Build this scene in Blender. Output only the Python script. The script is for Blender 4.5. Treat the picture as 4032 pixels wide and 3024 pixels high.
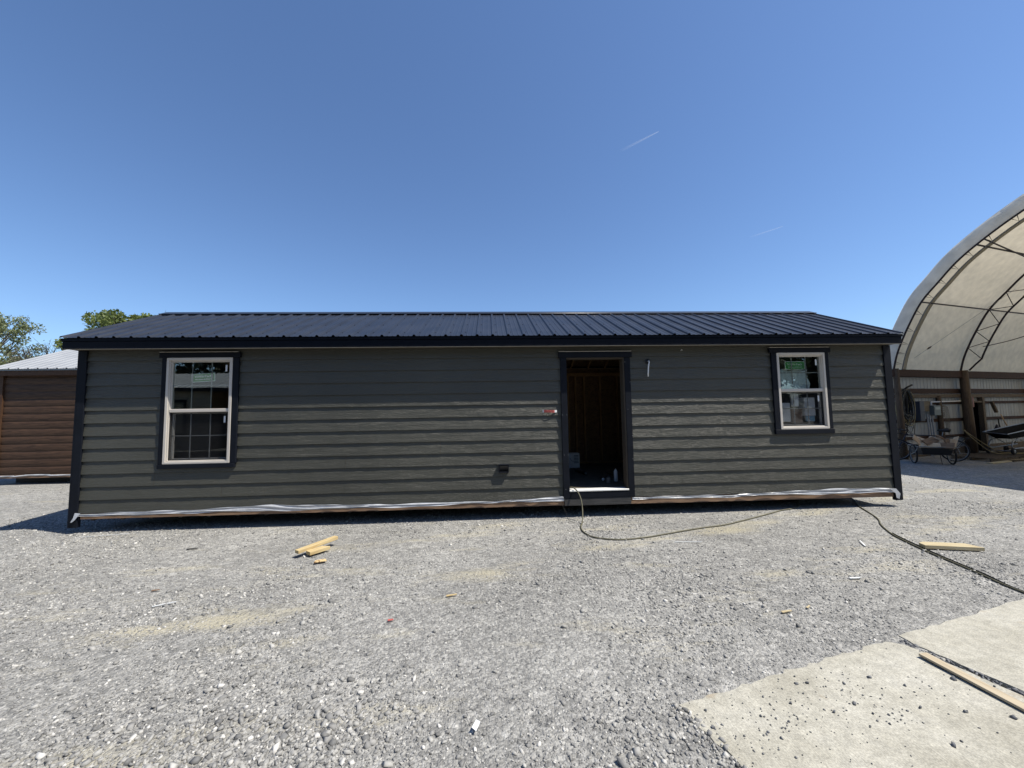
import bpy, bmesh, math, random
import numpy as np
from mathutils import Vector, Matrix

for o in list(bpy.data.objects):
    bpy.data.objects.remove(o)
S = bpy.context.scene
COL = S.collection
R = math.radians
rng = np.random.default_rng(7)
random.seed(7)

# ------------------------------------------------------------------ camera
ZB = 0.28                                   # height of the cabin's lowest board above the yard
cd = bpy.data.cameras.new('camera')
cam = bpy.data.objects.new('camera', cd); COL.objects.link(cam)
cd.sensor_fit = 'HORIZONTAL'; cd.sensor_width = 36.0
cd.lens = 36.0 * 1515 / 4032
cd.clip_start = 0.05; cd.clip_end = 20000
yaw, pit, rol = 0.0586, 0.0713, -0.0167
f = Vector((math.sin(yaw)*math.cos(pit), math.cos(yaw)*math.cos(pit), math.sin(pit)))
r = Vector((math.cos(yaw), -math.sin(yaw), 0)); u = r.cross(f)
r2 = r*math.cos(rol) + u*math.sin(rol); u2 = u*math.cos(rol) - r*math.sin(rol)
M = Matrix((r2, u2, -f)).transposed().to_4x4()
M.translation = Vector((5.741, -5.828, 1.316 + ZB))
cam.matrix_world = M
S.camera = cam

# ------------------------------------------------------------------ sky and sun
SUN = Vector((0.56, -0.235, 1.0)).normalized()
elev = math.asin(SUN.z); azim = math.atan2(SUN.x, SUN.y)
W = bpy.data.worlds.new('World'); S.world = W; W.use_nodes = True
nt = W.node_tree; nt.nodes.clear()
sky = nt.nodes.new('ShaderNodeTexSky'); sky.sky_type = 'NISHITA'; sky.sun_disc = False
sky.sun_elevation = elev; sky.sun_rotation = azim
sky.altitude = 200; sky.air_density = 1.0; sky.dust_density = 0.4; sky.ozone_density = 3.0
bg = nt.nodes.new('ShaderNodeBackground'); bg.inputs['Strength'].default_value = 0.098
wo = nt.nodes.new('ShaderNodeOutputWorld')
tint = nt.nodes.new('ShaderNodeVectorMath'); tint.operation = 'MULTIPLY'; tint.inputs[1].default_value = (0.88, 1.0, 1.15)
nt.links.new(sky.outputs[0], tint.inputs[0]); nt.links.new(tint.outputs[0], bg.inputs[0]); nt.links.new(bg.outputs[0], wo.inputs[0])
sl = bpy.data.lights.new('sun', 'SUN'); sl.energy = 5.0; sl.angle = R(0.53); sl.color = (1.0, 0.945, 0.85)
so = bpy.data.objects.new('sun', sl); COL.objects.link(so)
so.rotation_euler = SUN.to_track_quat('Z', 'Y').to_euler(); so.location = (20, -10, 30)
S.view_settings.view_transform = 'Standard'; S.view_settings.look = 'None'
S.view_settings.exposure = 0.55; S.view_settings.gamma = 1.0; S.view_settings.use_curve_mapping = False
S.cycles.max_bounces = 8; S.cycles.transparent_max_bounces = 16

# ------------------------------------------------------------------ materials
MATS = {}
def kc(c):
    return tuple(v*0.56 if max(c) < 0.55 else v*0.8 for v in c)
def newmat(name):
    m = bpy.data.materials.new(name); m.use_nodes = True
    m.node_tree.nodes.clear()
    MATS[name] = m
    return m, m.node_tree.nodes, m.node_tree.links

def pm(name, col, rough=0.6, var=0.12, scale=6.0, stretch=(1, 1, 1), bump=0.0, bscale=40.0, bdist=0.003,
       metal=0.0, spec=0.4, col2=None, c2lo=0.45, c2hi=0.65, detail=6.0, transl=0.0, dist=0.0):
    """painted / raw surface: noise-varied colour, fine bump"""
    col = kc(col); col2 = kc(col2) if col2 else None
    m, N, L = newmat(name)
    out = N.new('ShaderNodeOutputMaterial'); p = N.new('ShaderNodeBsdfPrincipled')
    tc = N.new('ShaderNodeTexCoord'); mp = N.new('ShaderNodeMapping'); mp.inputs['Scale'].default_value = stretch
    L.new(tc.outputs['Object'], mp.inputs[0])
    n = N.new('ShaderNodeTexNoise'); n.inputs['Scale'].default_value = scale; n.inputs['Detail'].default_value = detail
    n.inputs['Distortion'].default_value = dist
    L.new(mp.outputs[0], n.inputs['Vector'])
    rp = N.new('ShaderNodeValToRGB')
    if col2 is None:
        a = tuple(c*(1-var) for c in col); b = tuple(min(1, c*(1+var)) for c in col); lo, hi = 0.3, 0.7
    else:
        a, b, lo, hi = col, col2, c2lo, c2hi
    rp.color_ramp.elements[0].position = lo; rp.color_ramp.elements[1].position = hi
    rp.color_ramp.elements[0].color = (*a, 1); rp.color_ramp.elements[1].color = (*b, 1)
    L.new(n.outputs['Fac'], rp.inputs[0]); L.new(rp.outputs[0], p.inputs['Base Color'])
    rr = N.new('ShaderNodeMapRange'); rr.inputs['To Min'].default_value = max(0.02, rough-0.08); rr.inputs['To Max'].default_value = min(1, rough+0.08)
    L.new(n.outputs['Fac'], rr.inputs[0]); L.new(rr.outputs[0], p.inputs['Roughness'])
    p.inputs['Metallic'].default_value = metal; p.inputs['Specular IOR Level'].default_value = spec
    if bump > 0:
        b = N.new('ShaderNodeTexNoise'); b.inputs['Scale'].default_value = bscale; b.inputs['Detail'].default_value = 5
        L.new(mp.outputs[0], b.inputs['Vector'])
        bp = N.new('ShaderNodeBump'); bp.inputs['Strength'].default_value = bump; bp.inputs['Distance'].default_value = bdist
        L.new(b.outputs['Fac'], bp.inputs['Height']); L.new(bp.outputs[0], p.inputs['Normal'])
    if transl > 0:
        t = N.new('ShaderNodeBsdfTranslucent'); L.new(rp.outputs[0], t.inputs[0])
        mx = N.new('ShaderNodeMixShader'); mx.inputs[0].default_value = transl
        L.new(p.outputs[0], mx.inputs[1]); L.new(t.outputs[0], mx.inputs[2]); L.new(mx.outputs[0], out.inputs[0])
    else:
        L.new(p.outputs[0], out.inputs[0])
    return m

def siding_mat(name, col, scale=1.0, rough=0.42, strength=0.9):
    col = kc(col)
    m, N, L = newmat(name)
    out = N.new('ShaderNodeOutputMaterial'); p = N.new('ShaderNodeBsdfPrincipled')
    tc = N.new('ShaderNodeTexCoord')
    mp = N.new('ShaderNodeMapping'); mp.inputs['Scale'].default_value = (1.3, 1.3, 15)
    L.new(tc.outputs['Object'], mp.inputs[0])
    # embossed cedar grain: broad swirls plus fine fibres
    n1 = N.new('ShaderNodeTexNoise'); n1.inputs['Scale'].default_value = 1.6*scale; n1.inputs['Detail'].default_value = 4; n1.inputs['Distortion'].default_value = 1.4
    L.new(mp.outputs[0], n1.inputs['Vector'])
    mp2 = N.new('ShaderNodeMapping'); mp2.inputs['Scale'].default_value = (5, 5, 42)
    L.new(tc.outputs['Object'], mp2.inputs[0])
    n2 = N.new('ShaderNodeTexNoise'); n2.inputs['Scale'].default_value = 2.4*scale; n2.inputs['Detail'].default_value = 5
    L.new(mp2.outputs[0], n2.inputs['Vector'])
    w = N.new('ShaderNodeMath'); w.operation = 'MULTIPLY'; w.inputs[1].default_value = 9.0
    L.new(n1.outputs['Fac'], w.inputs[0])
    sn = N.new('ShaderNodeMath'); sn.operation = 'PINGPONG'; sn.inputs[1].default_value = 0.5
    L.new(w.outputs[0], sn.inputs[0])
    ad = N.new('ShaderNodeMath'); ad.operation = 'MULTIPLY_ADD'; ad.inputs[1].default_value = 0.6
    L.new(n2.outputs['Fac'], ad.inputs[0]); L.new(sn.outputs[0], ad.inputs[2])
    bp = N.new('ShaderNodeBump'); bp.inputs['Strength'].default_value = strength; bp.inputs['Distance'].default_value = 0.0038
    L.new(ad.outputs[0], bp.inputs['Height']); L.new(bp.outputs[0], p.inputs['Normal'])
    n3 = N.new('ShaderNodeTexNoise'); n3.inputs['Scale'].default_value = 1.1; n3.inputs['Detail'].default_value = 3
    L.new(tc.outputs['Object'], n3.inputs['Vector'])
    rp = N.new('ShaderNodeValToRGB')
    rp.color_ramp.elements[0].position = 0.3; rp.color_ramp.elements[1].position = 0.72
    rp.color_ramp.elements[0].color = (*[c*0.9 for c in col], 1); rp.color_ramp.elements[1].color = (*[c*1.1 for c in col], 1)
    L.new(n3.outputs['Fac'], rp.inputs[0]); L.new(rp.outputs[0], p.inputs['Base Color'])
    p.inputs['Roughness'].default_value = rough; p.inputs['Specular IOR Level'].default_value = 0.5
    L.new(p.outputs[0], out.inputs[0])
    return m

def wood_mat(name, col, dark, rough=0.75, axis=0, scale=5.0):
    """sawn timber, grain along one local axis, with knots"""
    col = tuple(c*.62 for c in col); dark = tuple(c*.62 for c in dark)
    m, N, L = newmat(name)
    out = N.new('ShaderNodeOutputMaterial'); p = N.new('ShaderNodeBsdfPrincipled')
    tc = N.new('ShaderNodeTexCoord'); mp = N.new('ShaderNodeMapping')
    s = [9.0, 9.0, 9.0]; s[axis] = 0.8; mp.inputs['Scale'].default_value = s
    L.new(tc.outputs['Object'], mp.inputs[0])
    n = N.new('ShaderNodeTexNoise'); n.inputs['Scale'].default_value = scale; n.inputs['Detail'].default_value = 6; n.inputs['Distortion'].default_value = 0.8
    L.new(mp.outputs[0], n.inputs['Vector'])
    rp = N.new('ShaderNodeValToRGB'); rp.color_ramp.elements[0].position = 0.32; rp.color_ramp.elements[1].position = 0.6
    rp.color_ramp.elements[0].color = (*dark, 1); rp.color_ramp.elements[1].color = (*col, 1)
    L.new(n.outputs['Fac'], rp.inputs[0]); L.new(rp.outputs[0], p.inputs['Base Color'])
    p.inputs['Roughness'].default_value = rough; p.inputs['Specular IOR Level'].default_value = 0.25
    bp = N.new('ShaderNodeBump'); bp.inputs['Strength'].default_value = 0.4; bp.inputs['Distance'].default_value = 0.002
    L.new(n.outputs['Fac'], bp.inputs['Height']); L.new(bp.outputs[0], p.inputs['Normal'])
    L.new(p.outputs[0], out.inputs[0])
    return m

def glass_mat(name, tint=(0.9, 0.93, 0.92), refl=2.6, haze=0.0):
    """thin double glazing: Fresnel mix of mirror and clear"""
    m, N, L = newmat(name)
    out = N.new('ShaderNodeOutputMaterial')
    tr = N.new('ShaderNodeBsdfTransparent'); tr.inputs[0].default_value = (*tint, 1)
    gl = N.new('ShaderNodeBsdfGlossy'); gl.inputs['Roughness'].default_value = 0.0; gl.inputs[0].default_value = (0.95, 1, 0.98, 1)
    # Schlick reflectance of a thin sheet, the same from both sides
    ge = N.new('ShaderNodeNewGeometry'); dt = N.new('ShaderNodeVectorMath'); dt.operation = 'DOT_PRODUCT'
    L.new(ge.outputs['Normal'], dt.inputs[0]); L.new(ge.outputs['Incoming'], dt.inputs[1])
    ab = N.new('ShaderNodeMath'); ab.operation = 'ABSOLUTE'; L.new(dt.outputs['Value'], ab.inputs[0])
    iv = N.new('ShaderNodeMath'); iv.operation = 'SUBTRACT'; iv.inputs[0].default_value = 1.0; L.new(ab.outputs[0], iv.inputs[1])
    pw = N.new('ShaderNodeMath'); pw.operation = 'POWER'; pw.inputs[1].default_value = 5.0; L.new(iv.outputs[0], pw.inputs[0])
    sc = N.new('ShaderNodeMath'); sc.operation = 'MULTIPLY_ADD'; sc.inputs[1].default_value = 0.96; sc.inputs[2].default_value = 0.04; L.new(pw.outputs[0], sc.inputs[0])
    k = N.new('ShaderNodeMath'); k.operation = 'MULTIPLY'; k.inputs[1].default_value = refl; k.use_clamp = True
    L.new(sc.outputs[0], k.inputs[0])
    tc = N.new('ShaderNodeTexCoord'); n = N.new('ShaderNodeTexNoise'); n.inputs['Scale'].default_value = 2.2; n.inputs['Detail'].default_value = 1
    L.new(tc.outputs['Object'], n.inputs['Vector'])
    bp = N.new('ShaderNodeBump'); bp.inputs['Strength'].default_value = 0.03; bp.inputs['Distance'].default_value = 0.02
    L.new(n.outputs['Fac'], bp.inputs['Height']); L.new(bp.outputs[0], gl.inputs['Normal'])
    mx = N.new('ShaderNodeMixShader'); L.new(k.outputs[0], mx.inputs[0]); L.new(tr.outputs[0], mx.inputs[1]); L.new(gl.outputs[0], mx.inputs[2])
    last = mx
    if haze > 0:
        df = N.new('ShaderNodeBsdfDiffuse'); df.inputs[0].default_value = (0.10, 0.10, 0.105, 1)
        m2 = N.new('ShaderNodeMixShader'); m2.inputs[0].default_value = haze
        L.new(mx.outputs[0], m2.inputs[1]); L.new(df.outputs[0], m2.inputs[2]); last = m2
    L.new(last.outputs[0], out.inputs[0])
    return m

TRACKS = [(0.0, .17, .12), (.72, .15, .08), (-1.25, .2, .08), (1.45, .2, .06)]     # offset, half width, strength of packed wheel tracks
def gravel_ground_mat():
    m, N, L = newmat('gravel_bed')
    out = N.new('ShaderNodeOutputMaterial'); p = N.new('ShaderNodeBsdfPrincipled')
    tc = N.new('ShaderNodeTexCoord')
    def vor(scale, off):
        mp = N.new('ShaderNodeMapping'); mp.inputs['Location'].default_value = (off, off*0.7, 0); mp.inputs['Scale'].default_value = (1, 1, 0.0)
        L.new(tc.outputs['Object'], mp.inputs[0])
        wn = N.new('ShaderNodeTexNoise'); wn.inputs['Scale'].default_value = scale*0.8
        L.new(mp.outputs[0], wn.inputs['Vector'])
        va = N.new('ShaderNodeVectorMath'); va.operation = 'MULTIPLY_ADD'; va.inputs[1].default_value = (0.7/scale,)*3
        L.new(wn.outputs['Color'], va.inputs[0]); L.new(mp.outputs[0], va.inputs[2])
        v = N.new('ShaderNodeTexVoronoi'); v.inputs['Scale'].default_value = scale
        L.new(va.outputs[0], v.inputs['Vector']); return v
    def grey(v, stops):
        sx = N.new('ShaderNodeSeparateColor'); L.new(v.outputs['Color'], sx.inputs[0])
        rp = N.new('ShaderNodeValToRGB'); e = rp.color_ramp.elements
        e[0].position, e[0].color = stops[0][0], (*stops[0][1], 1); e[1].position, e[1].color = stops[-1][0], (*stops[-1][1], 1)
        for q, c in stops[1:-1]:
            k = e.new(q); k.color = (*c, 1)
        L.new(sx.outputs[0], rp.inputs[0]); return rp
    v1 = vor(85, 0); v2 = vor(34, 3.3); v3 = vor(14, 1.7)
    st = [(0.0, (.085, .085, .083)), (.35, (.182, .179, .169)), (.75, (.265, .26, .242)), (1.0, (.44, .43, .40))]
    c1 = grey(v1, st); c2 = grey(v2, st); c3 = grey(v3, st)
    mx = N.new('ShaderNodeMix'); mx.data_type = 'RGBA'; mx.inputs[0].default_value = 0.42
    L.new(c1.outputs[0], mx.inputs[6]); L.new(c2.outputs[0], mx.inputs[7])
    mx0 = N.new('ShaderNodeMix'); mx0.data_type = 'RGBA'; mx0.inputs[0].default_value = 0.22
    L.new(mx.outputs[2], mx0.inputs[6]); L.new(c3.outputs[0], mx0.inputs[7])
    # trodden fines: tan streaks running across the yard
    mpd = N.new('ShaderNodeMapping'); mpd.inputs['Rotation'].default_value = (0, 0, R(-24)); mpd.inputs['Scale'].default_value = (0.45, 1.7, 1)
    L.new(tc.outputs['Object'], mpd.inputs[0])
    nd = N.new('ShaderNodeTexNoise'); nd.inputs['Scale'].default_value = 1.25; nd.inputs['Detail'].default_value = 8; nd.inputs['Roughness'].default_value = 0.72
    L.new(mpd.outputs[0], nd.inputs['Vector'])
    rd = N.new('ShaderNodeMapRange'); rd.inputs['From Min'].default_value = 0.56; rd.inputs['From Max'].default_value = 0.74; rd.inputs['To Max'].default_value = 0.8
    # two pairs of packed wheel tracks curving toward the doorway
    sp = N.new('ShaderNodeSeparateXYZ'); L.new(tc.outputs['Object'], sp.inputs[0])
    kx = N.new('ShaderNodeMath'); kx.operation = 'MULTIPLY_ADD'; kx.inputs[1].default_value = -0.345; kx.inputs[2].default_value = 3.8; L.new(sp.outputs[0], kx.inputs[0])
    dd_ = N.new('ShaderNodeMath'); dd_.operation = 'ADD'; L.new(sp.outputs[1], dd_.inputs[0]); L.new(kx.outputs[0], dd_.inputs[1])
    wob = N.new('ShaderNodeTexNoise'); wob.inputs['Scale'].default_value = 0.7; L.new(tc.outputs['Object'], wob.inputs['Vector'])
    dw = N.new('ShaderNodeMath'); dw.operation = 'MULTIPLY_ADD'; dw.inputs[1].default_value = 0.5; L.new(wob.outputs['Fac'], dw.inputs[0]); L.new(dd_.outputs[0], dw.inputs[2])
    cur = nd.outputs['Fac']
    for off, wd, am in TRACKS:
        a1 = N.new('ShaderNodeMath'); a1.operation = 'SUBTRACT'; a1.inputs[1].default_value = off+.25; L.new(dw.outputs[0], a1.inputs[0])
        a2 = N.new('ShaderNodeMath'); a2.operation = 'DIVIDE'; a2.inputs[1].default_value = wd; L.new(a1.outputs[0], a2.inputs[0])
        a3 = N.new('ShaderNodeMath'); a3.operation = 'MULTIPLY'; L.new(a2.outputs[0], a3.inputs[0]); L.new(a2.outputs[0], a3.inputs[1])
        a4 = N.new('ShaderNodeMath'); a4.operation = 'MULTIPLY'; a4.inputs[1].default_value = -1.0; L.new(a3.outputs[0], a4.inputs[0])
        a5 = N.new('ShaderNodeMath'); a5.operation = 'EXPONENT'; L.new(a4.outputs[0], a5.inputs[0])
        a6 = N.new('ShaderNodeMath'); a6.operation = 'MULTIPLY_ADD'; a6.inputs[1].default_value = am; L.new(a5.outputs[0], a6.inputs[0]); L.new(cur, a6.inputs[2]); cur = a6.outputs[0]
    L.new(cur, rd.inputs[0])
    mx2 = N.new('ShaderNodeMix'); mx2.data_type = 'RGBA'; mx2.inputs[7].default_value = (0.35, 0.32, 0.235, 1)
    L.new(rd.outputs[0], mx2.inputs[0]); L.new(mx0.outputs[2], mx2.inputs[6])
    # broad light / dark drifts of stone
    nb = N.new('ShaderNodeTexNoise'); nb.inputs['Scale'].default_value = 0.55; nb.inputs['Detail'].default_value = 5
    L.new(tc.outputs['Object'], nb.inputs['Vector'])
    rb = N.new('ShaderNodeMapRange'); rb.inputs['From Min'].default_value = 0.3; rb.inputs['From Max'].default_value = 0.7
    rb.inputs['To Min'].default_value = 0.92; rb.inputs['To Max'].default_value = 1.22
    L.new(nb.outputs['Fac'], rb.inputs[0])
    vm = N.new('ShaderNodeVectorMath'); vm.operation = 'SCALE'
    L.new(mx2.outputs[2], vm.inputs[0]); L.new(rb.outputs[0], vm.inputs['Scale'])
    L.new(vm.outputs[0], p.inputs['Base Color'])
    p.inputs['Roughness'].default_value = 0.9; p.inputs['Specular IOR Level'].default_value = 0.2
    b1 = N.new('ShaderNodeBump'); b1.inputs['Strength'].default_value = 1.0; b1.inputs['Distance'].default_value = 0.012; b1.invert = True
    L.new(v2.outputs['Distance'], b1.inputs['Height'])
    b2 = N.new('ShaderNodeBump'); b2.inputs['Strength'].default_value = 0.9; b2.inputs['Distance'].default_value = 0.006; b2.invert = True
    L.new(v1.outputs['Distance'], b2.inputs['Height']); L.new(b1.outputs[0], b2.inputs['Normal'])
    L.new(b2.outputs[0], p.inputs['Normal'])
    L.new(p.outputs[0], out.inputs[0])
    return m

def stone_mat(name, stops):
    m, N, L = newmat(name)
    out = N.new('ShaderNodeOutputMaterial'); p = N.new('ShaderNodeBsdfPrincipled')
    g = N.new('ShaderNodeNewGeometry'); rp = N.new('ShaderNodeValToRGB'); e = rp.color_ramp.elements
    e[0].position, e[0].color = stops[0][0], (*stops[0][1], 1); e[1].position, e[1].color = stops[-1][0], (*stops[-1][1], 1)
    for q, c in stops[1:-1]:
        k = e.new(q); k.color = (*c, 1)
    L.new(g.outputs['Random Per Island'], rp.inputs[0])
    tc = N.new('ShaderNodeTexCoord'); n = N.new('ShaderNodeTexNoise'); n.inputs['Scale'].default_value = 160; n.inputs['Detail'].default_value = 3
    L.new(tc.outputs['Object'], n.inputs['Vector'])
    mr = N.new('ShaderNodeMapRange'); mr.inputs['To Min'].default_value = 0.75; mr.inputs['To Max'].default_value = 1.25
    L.new(n.outputs['Fac'], mr.inputs[0])
    vm = N.new('ShaderNodeVectorMath'); vm.operation = 'SCALE'; L.new(rp.outputs[0], vm.inputs[0]); L.new(mr.outputs[0], vm.inputs['Scale'])
    L.new(vm.outputs[0], p.inputs['Base Color']); p.inputs['Roughness'].default_value = 0.85; p.inputs['Specular IOR Level'].default_value = 0.3
    L.new(p.outputs[0], out.inputs[0])
    return m

def leaf_mat(name, c1, c2, tr=0.35):
    m, N, L = newmat(name)
    out = N.new('ShaderNodeOutputMaterial'); p = N.new('ShaderNodeBsdfPrincipled')
    g = N.new('ShaderNodeNewGeometry'); rp = N.new('ShaderNodeValToRGB')
    rp.color_ramp.elements[0].color = (*c1, 1); rp.color_ramp.elements[1].color = (*c2, 1)
    L.new(g.outputs['Random Per Island'], rp.inputs[0]); L.new(rp.outputs[0], p.inputs['Base Color'])
    p.inputs['Roughness'].default_value = 0.6
    t = N.new('ShaderNodeBsdfTranslucent'); L.new(rp.outputs[0], t.inputs[0])
    mx = N.new('ShaderNodeMixShader'); mx.inputs[0].default_value = tr
    L.new(p.outputs[0], mx.inputs[1]); L.new(t.outputs[0], mx.inputs[2]); L.new(mx.outputs[0], out.inputs[0])
    return m

def contrail_mat(name):
    """ice trail, thin at its old end and denser behind the aircraft (along local x, 0..1 of generated coords)"""
    m, N, L = newmat(name)
    out = N.new('ShaderNodeOutputMaterial')
    tc = N.new('ShaderNodeTexCoord'); sx = N.new('ShaderNodeSeparateXYZ'); L.new(tc.outputs['Generated'], sx.inputs[0])
    rp = N.new('ShaderNodeMapRange'); rp.inputs['From Min'].default_value = 0.0; rp.inputs['From Max'].default_value = 1.0
    rp.inputs['To Min'].default_value = 0.0; rp.inputs['To Max'].default_value = 0.12
    L.new(sx.outputs[0], rp.inputs[0])
    d = N.new('ShaderNodeBsdfDiffuse'); d.inputs[0].default_value = (0.9, 0.92, 0.95, 1)
    t = N.new('ShaderNodeBsdfTransparent'); tl = N.new('ShaderNodeBsdfTranslucent'); tl.inputs[0].default_value = (0.9, 0.92, 0.95, 1)
    md = N.new('ShaderNodeMixShader'); md.inputs[0].default_value = 0.5; L.new(d.outputs[0], md.inputs[1]); L.new(tl.outputs[0], md.inputs[2])
    mx = N.new('ShaderNodeMixShader'); L.new(rp.outputs[0], mx.inputs[0]); L.new(t.outputs[0], mx.inputs[1]); L.new(md.outputs[0], mx.inputs[2])
    L.new(mx.outputs[0], out.inputs[0])
    return m

SIDING = siding_mat('olive_grey_lap_siding', (0.087, 0.086, 0.067))
TRIM = pm('charcoal_trim_paint', (0.010, 0.013, 0.021), spec=.14, rough=0.6, var=0.2, bump=0.5, bscale=60, bdist=0.0015, stretch=(1, 1, 1))
FASC = pm('black_fascia_metal', (0.004, 0.006, 0.013), rough=0.5, var=0.15, spec=.12)
ROOF = pm('black_roof_metal', (0.036, 0.044, 0.064), rough=0.40, var=0.2, scale=3, spec=0.3)
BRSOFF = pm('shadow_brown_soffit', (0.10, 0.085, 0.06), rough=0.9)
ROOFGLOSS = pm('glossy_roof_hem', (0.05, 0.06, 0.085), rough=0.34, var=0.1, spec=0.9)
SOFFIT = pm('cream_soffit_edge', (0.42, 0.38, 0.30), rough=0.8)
VINYL = pm('almond_vinyl', (0.61, 0.565, 0.505), rough=0.45, var=0.04)
GRID = pm('grid_vinyl', (0.36, 0.355, 0.335), rough=0.5, var=0.04)
GLASS = glass_mat('window_glass', refl=2.4)
SCREEN = glass_mat('screened_glass', tint=(0.80, 0.81, 0.82), refl=0.70, haze=0.06)
OSB = pm('strand_board', (0.17, 0.10, 0.05), rough=0.85, col2=(0.32, 0.2, 0.10), scale=22, stretch=(1, 1, 1.6), c2lo=.35, c2hi=.65)
STUD = wood_mat('framing_lumber', (0.48, 0.30, 0.14), (0.33, 0.18, 0.08), axis=2)
RAFT = wood_mat('rafter_lumber', (0.48, 0.30, 0.14), (0.33, 0.18, 0.08), axis=1)
RIM = wood_mat('treated_rim_lumber', (0.40, 0.26, 0.165), (0.24, 0.15, 0.10), axis=0)
GREYWOOD = wood_mat('weathered_skirt', (0.095, 0.092, 0.09), (0.05, 0.05, 0.05), axis=0)
FLOORB = pm('dusty_subfloor', (0.15, 0.135, 0.105), rough=0.9, var=0.3, scale=9, stretch=(1, 1, 1))
FILM = pm('white_house_wrap', (0.60, 0.615, 0.64), rough=0.34, var=0.18, scale=7, spec=0.6, bump=0.6, bscale=30, bdist=0.006, transl=0.15)
ALU = pm('white_threshold', (0.82, 0.82, 0.80), rough=0.35, var=0.06, scale=15, spec=0.6)
DARKPL = pm('black_plastic', (0.018, 0.019, 0.021), rough=0.45, var=0.15)
RUBBER = pm('rubber', (0.022, 0.022, 0.024), rough=0.85, var=0.2, bump=0.4, bscale=90)
STEEL = pm('grey_steel', (0.36, 0.37, 0.38), rough=0.4, metal=0.6, var=0.15, scale=14)
PURPLE = pm('dark_oxide_steel', (0.030, 0.017, 0.024), rough=0.5, var=0.25)
WHITEP = pm('white_paint', (0.78, 0.79, 0.78), rough=0.5, var=0.05)
PAPER = pm('white_paper', (0.74, 0.76, 0.76), rough=0.8, var=0.05)
BLUEP = pm('blue_paper', (0.22, 0.42, 0.55), rough=0.7, var=0.06)
CARTN = pm('brown_carton', (0.30, 0.19, 0.12), rough=0.85, var=0.1)
GREENL = pm('green_label', (0.06, 0.36, 0.06), rough=0.5, var=0.08)
LABELW = pm('white_lettering', (0.72, 0.82, 0.70), rough=0.6, var=0.02)
REDL = pm('red_label', (0.56, 0.13, 0.11), rough=0.5, var=0.06)
REDD = pm('dark_red_print', (0.26, 0.035, 0.035), rough=0.6, var=0.06)
CORD = pm('olive_cord', (0.17, 0.16, 0.10), rough=0.6, var=0.18, scale=20)
CORDD = pm('black_cord', (0.05, 0.05, 0.045), rough=0.6, var=0.2, scale=20)
CONC = None
NEWWOOD = wood_mat('fresh_pine', (0.80, 0.64, 0.35), (0.60, 0.42, 0.19), axis=0)
PALEWOOD = wood_mat('pale_pine', (0.72, 0.62, 0.40), (0.56, 0.44, 0.25), axis=0)
SCRAPW = wood_mat('scrap_pine', (0.88, 0.62, 0.38), (0.66, 0.42, 0.24), axis=0)
SCRAPLT = wood_mat('light_scrap_pine', (1.0, 0.78, 0.52), (0.8, 0.56, 0.34), axis=0)
SCRAPDK = wood_mat('dull_scrap_pine', (0.42, 0.27, 0.16), (0.24, 0.14, 0.08), axis=0)
OSBN = pm('fresh_strand_board', (0.26, 0.14, 0.06), rough=0.9, col2=(0.70, 0.52, 0.27), scale=55, c2lo=.4, c2hi=.52)
OLDWOOD = wood_mat('old_plank', (0.20, 0.15, 0.10), (0.10, 0.07, 0.045), axis=0)
POLE = wood_mat('treated_pole', (0.155, 0.105, 0.065), (0.085, 0.055, 0.035), axis=2)
BEAM = wood_mat('red_brown_beam', (0.075, 0.034, 0.021), (0.035, 0.017, 0.011), axis=0)
TIN = pm('pale_wall_sheet', (0.54, 0.54, 0.51), rough=0.55, var=0.14, scale=1.6, stretch=(6, 1, .7), col2=None, transl=0.12)
FABRIC = pm('cream_fabric', (0.86, 0.76, 0.57), rough=0.75, var=0.10, scale=5, stretch=(1, 1, 1), detail=10, bump=0.3, bscale=9, bdist=0.01, transl=0.42)
FLAP = pm('grey_fabric_flap', (0.88, 0.88, 0.85), rough=0.65, var=0.12, scale=3.0, bump=0.6, bscale=3.5, bdist=0.06, detail=4, transl=0.38)
LOGS = wood_mat('brown_log_siding', (0.115, 0.063, 0.036), (0.050, 0.027, 0.016), axis=0, scale=4, rough=0.6)
BRTRIM = wood_mat('brown_trim', (0.115, 0.058, 0.03), (0.075, 0.036, 0.02), axis=2, rough=0.6)
GALV = pm('bright_galvanised_roof', (0.50, 0.52, 0.54), rough=0.45, metal=0.2, var=0.06, scale=2)
GREYROOF = pm('grey_roof_metal', (0.38, 0.40, 0.42), rough=0.45, metal=0.2, var=0.1)
BEIGE = siding_mat('beige_lap_siding', (0.40, 0.34, 0.25))
BARK = pm('bark', (0.085, 0.068, 0.05), rough=0.95, var=0.35, scale=6, stretch=(4, 4, 1), bump=0.8, bscale=18, bdist=0.02)
HAIR = leaf_mat('spring_leaf', (0.12, 0.145, 0.055), (0.23, 0.26, 0.125))
LEAF2 = leaf_mat('bright_leaf', (0.075, 0.11, 0.022), (0.19, 0.225, 0.065))
LEAF3 = leaf_mat('dark_leaf', (0.02, 0.032, 0.012), (0.05, 0.065, 0.025), tr=0.2)
TWIG = leaf_mat('bud_twig', (0.13, 0.12, 0.09), (0.20, 0.20, 0.15), tr=0.1)
BLUEGREY = pm('blue_grey_panel', (0.075, 0.085, 0.115), rough=0.6, var=0.1)
METER = pm('grey_green_meter', (0.17, 0.20, 0.19), rough=0.5, var=0.06)
PLY = pm('weathered_plywood', (0.24, 0.20, 0.14), rough=0.85, var=0.2, scale=8, stretch=(1, 1, 4))
ROPE = pm('hose_yellowish', (0.42, 0.34, 0.17), rough=0.7, var=0.25, scale=12)
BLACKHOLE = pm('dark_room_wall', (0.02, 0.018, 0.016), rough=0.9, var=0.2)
NAVY = pm('navy_plastic', (0.02, 0.025, 0.05), rough=0.4, var=0.1)

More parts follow.
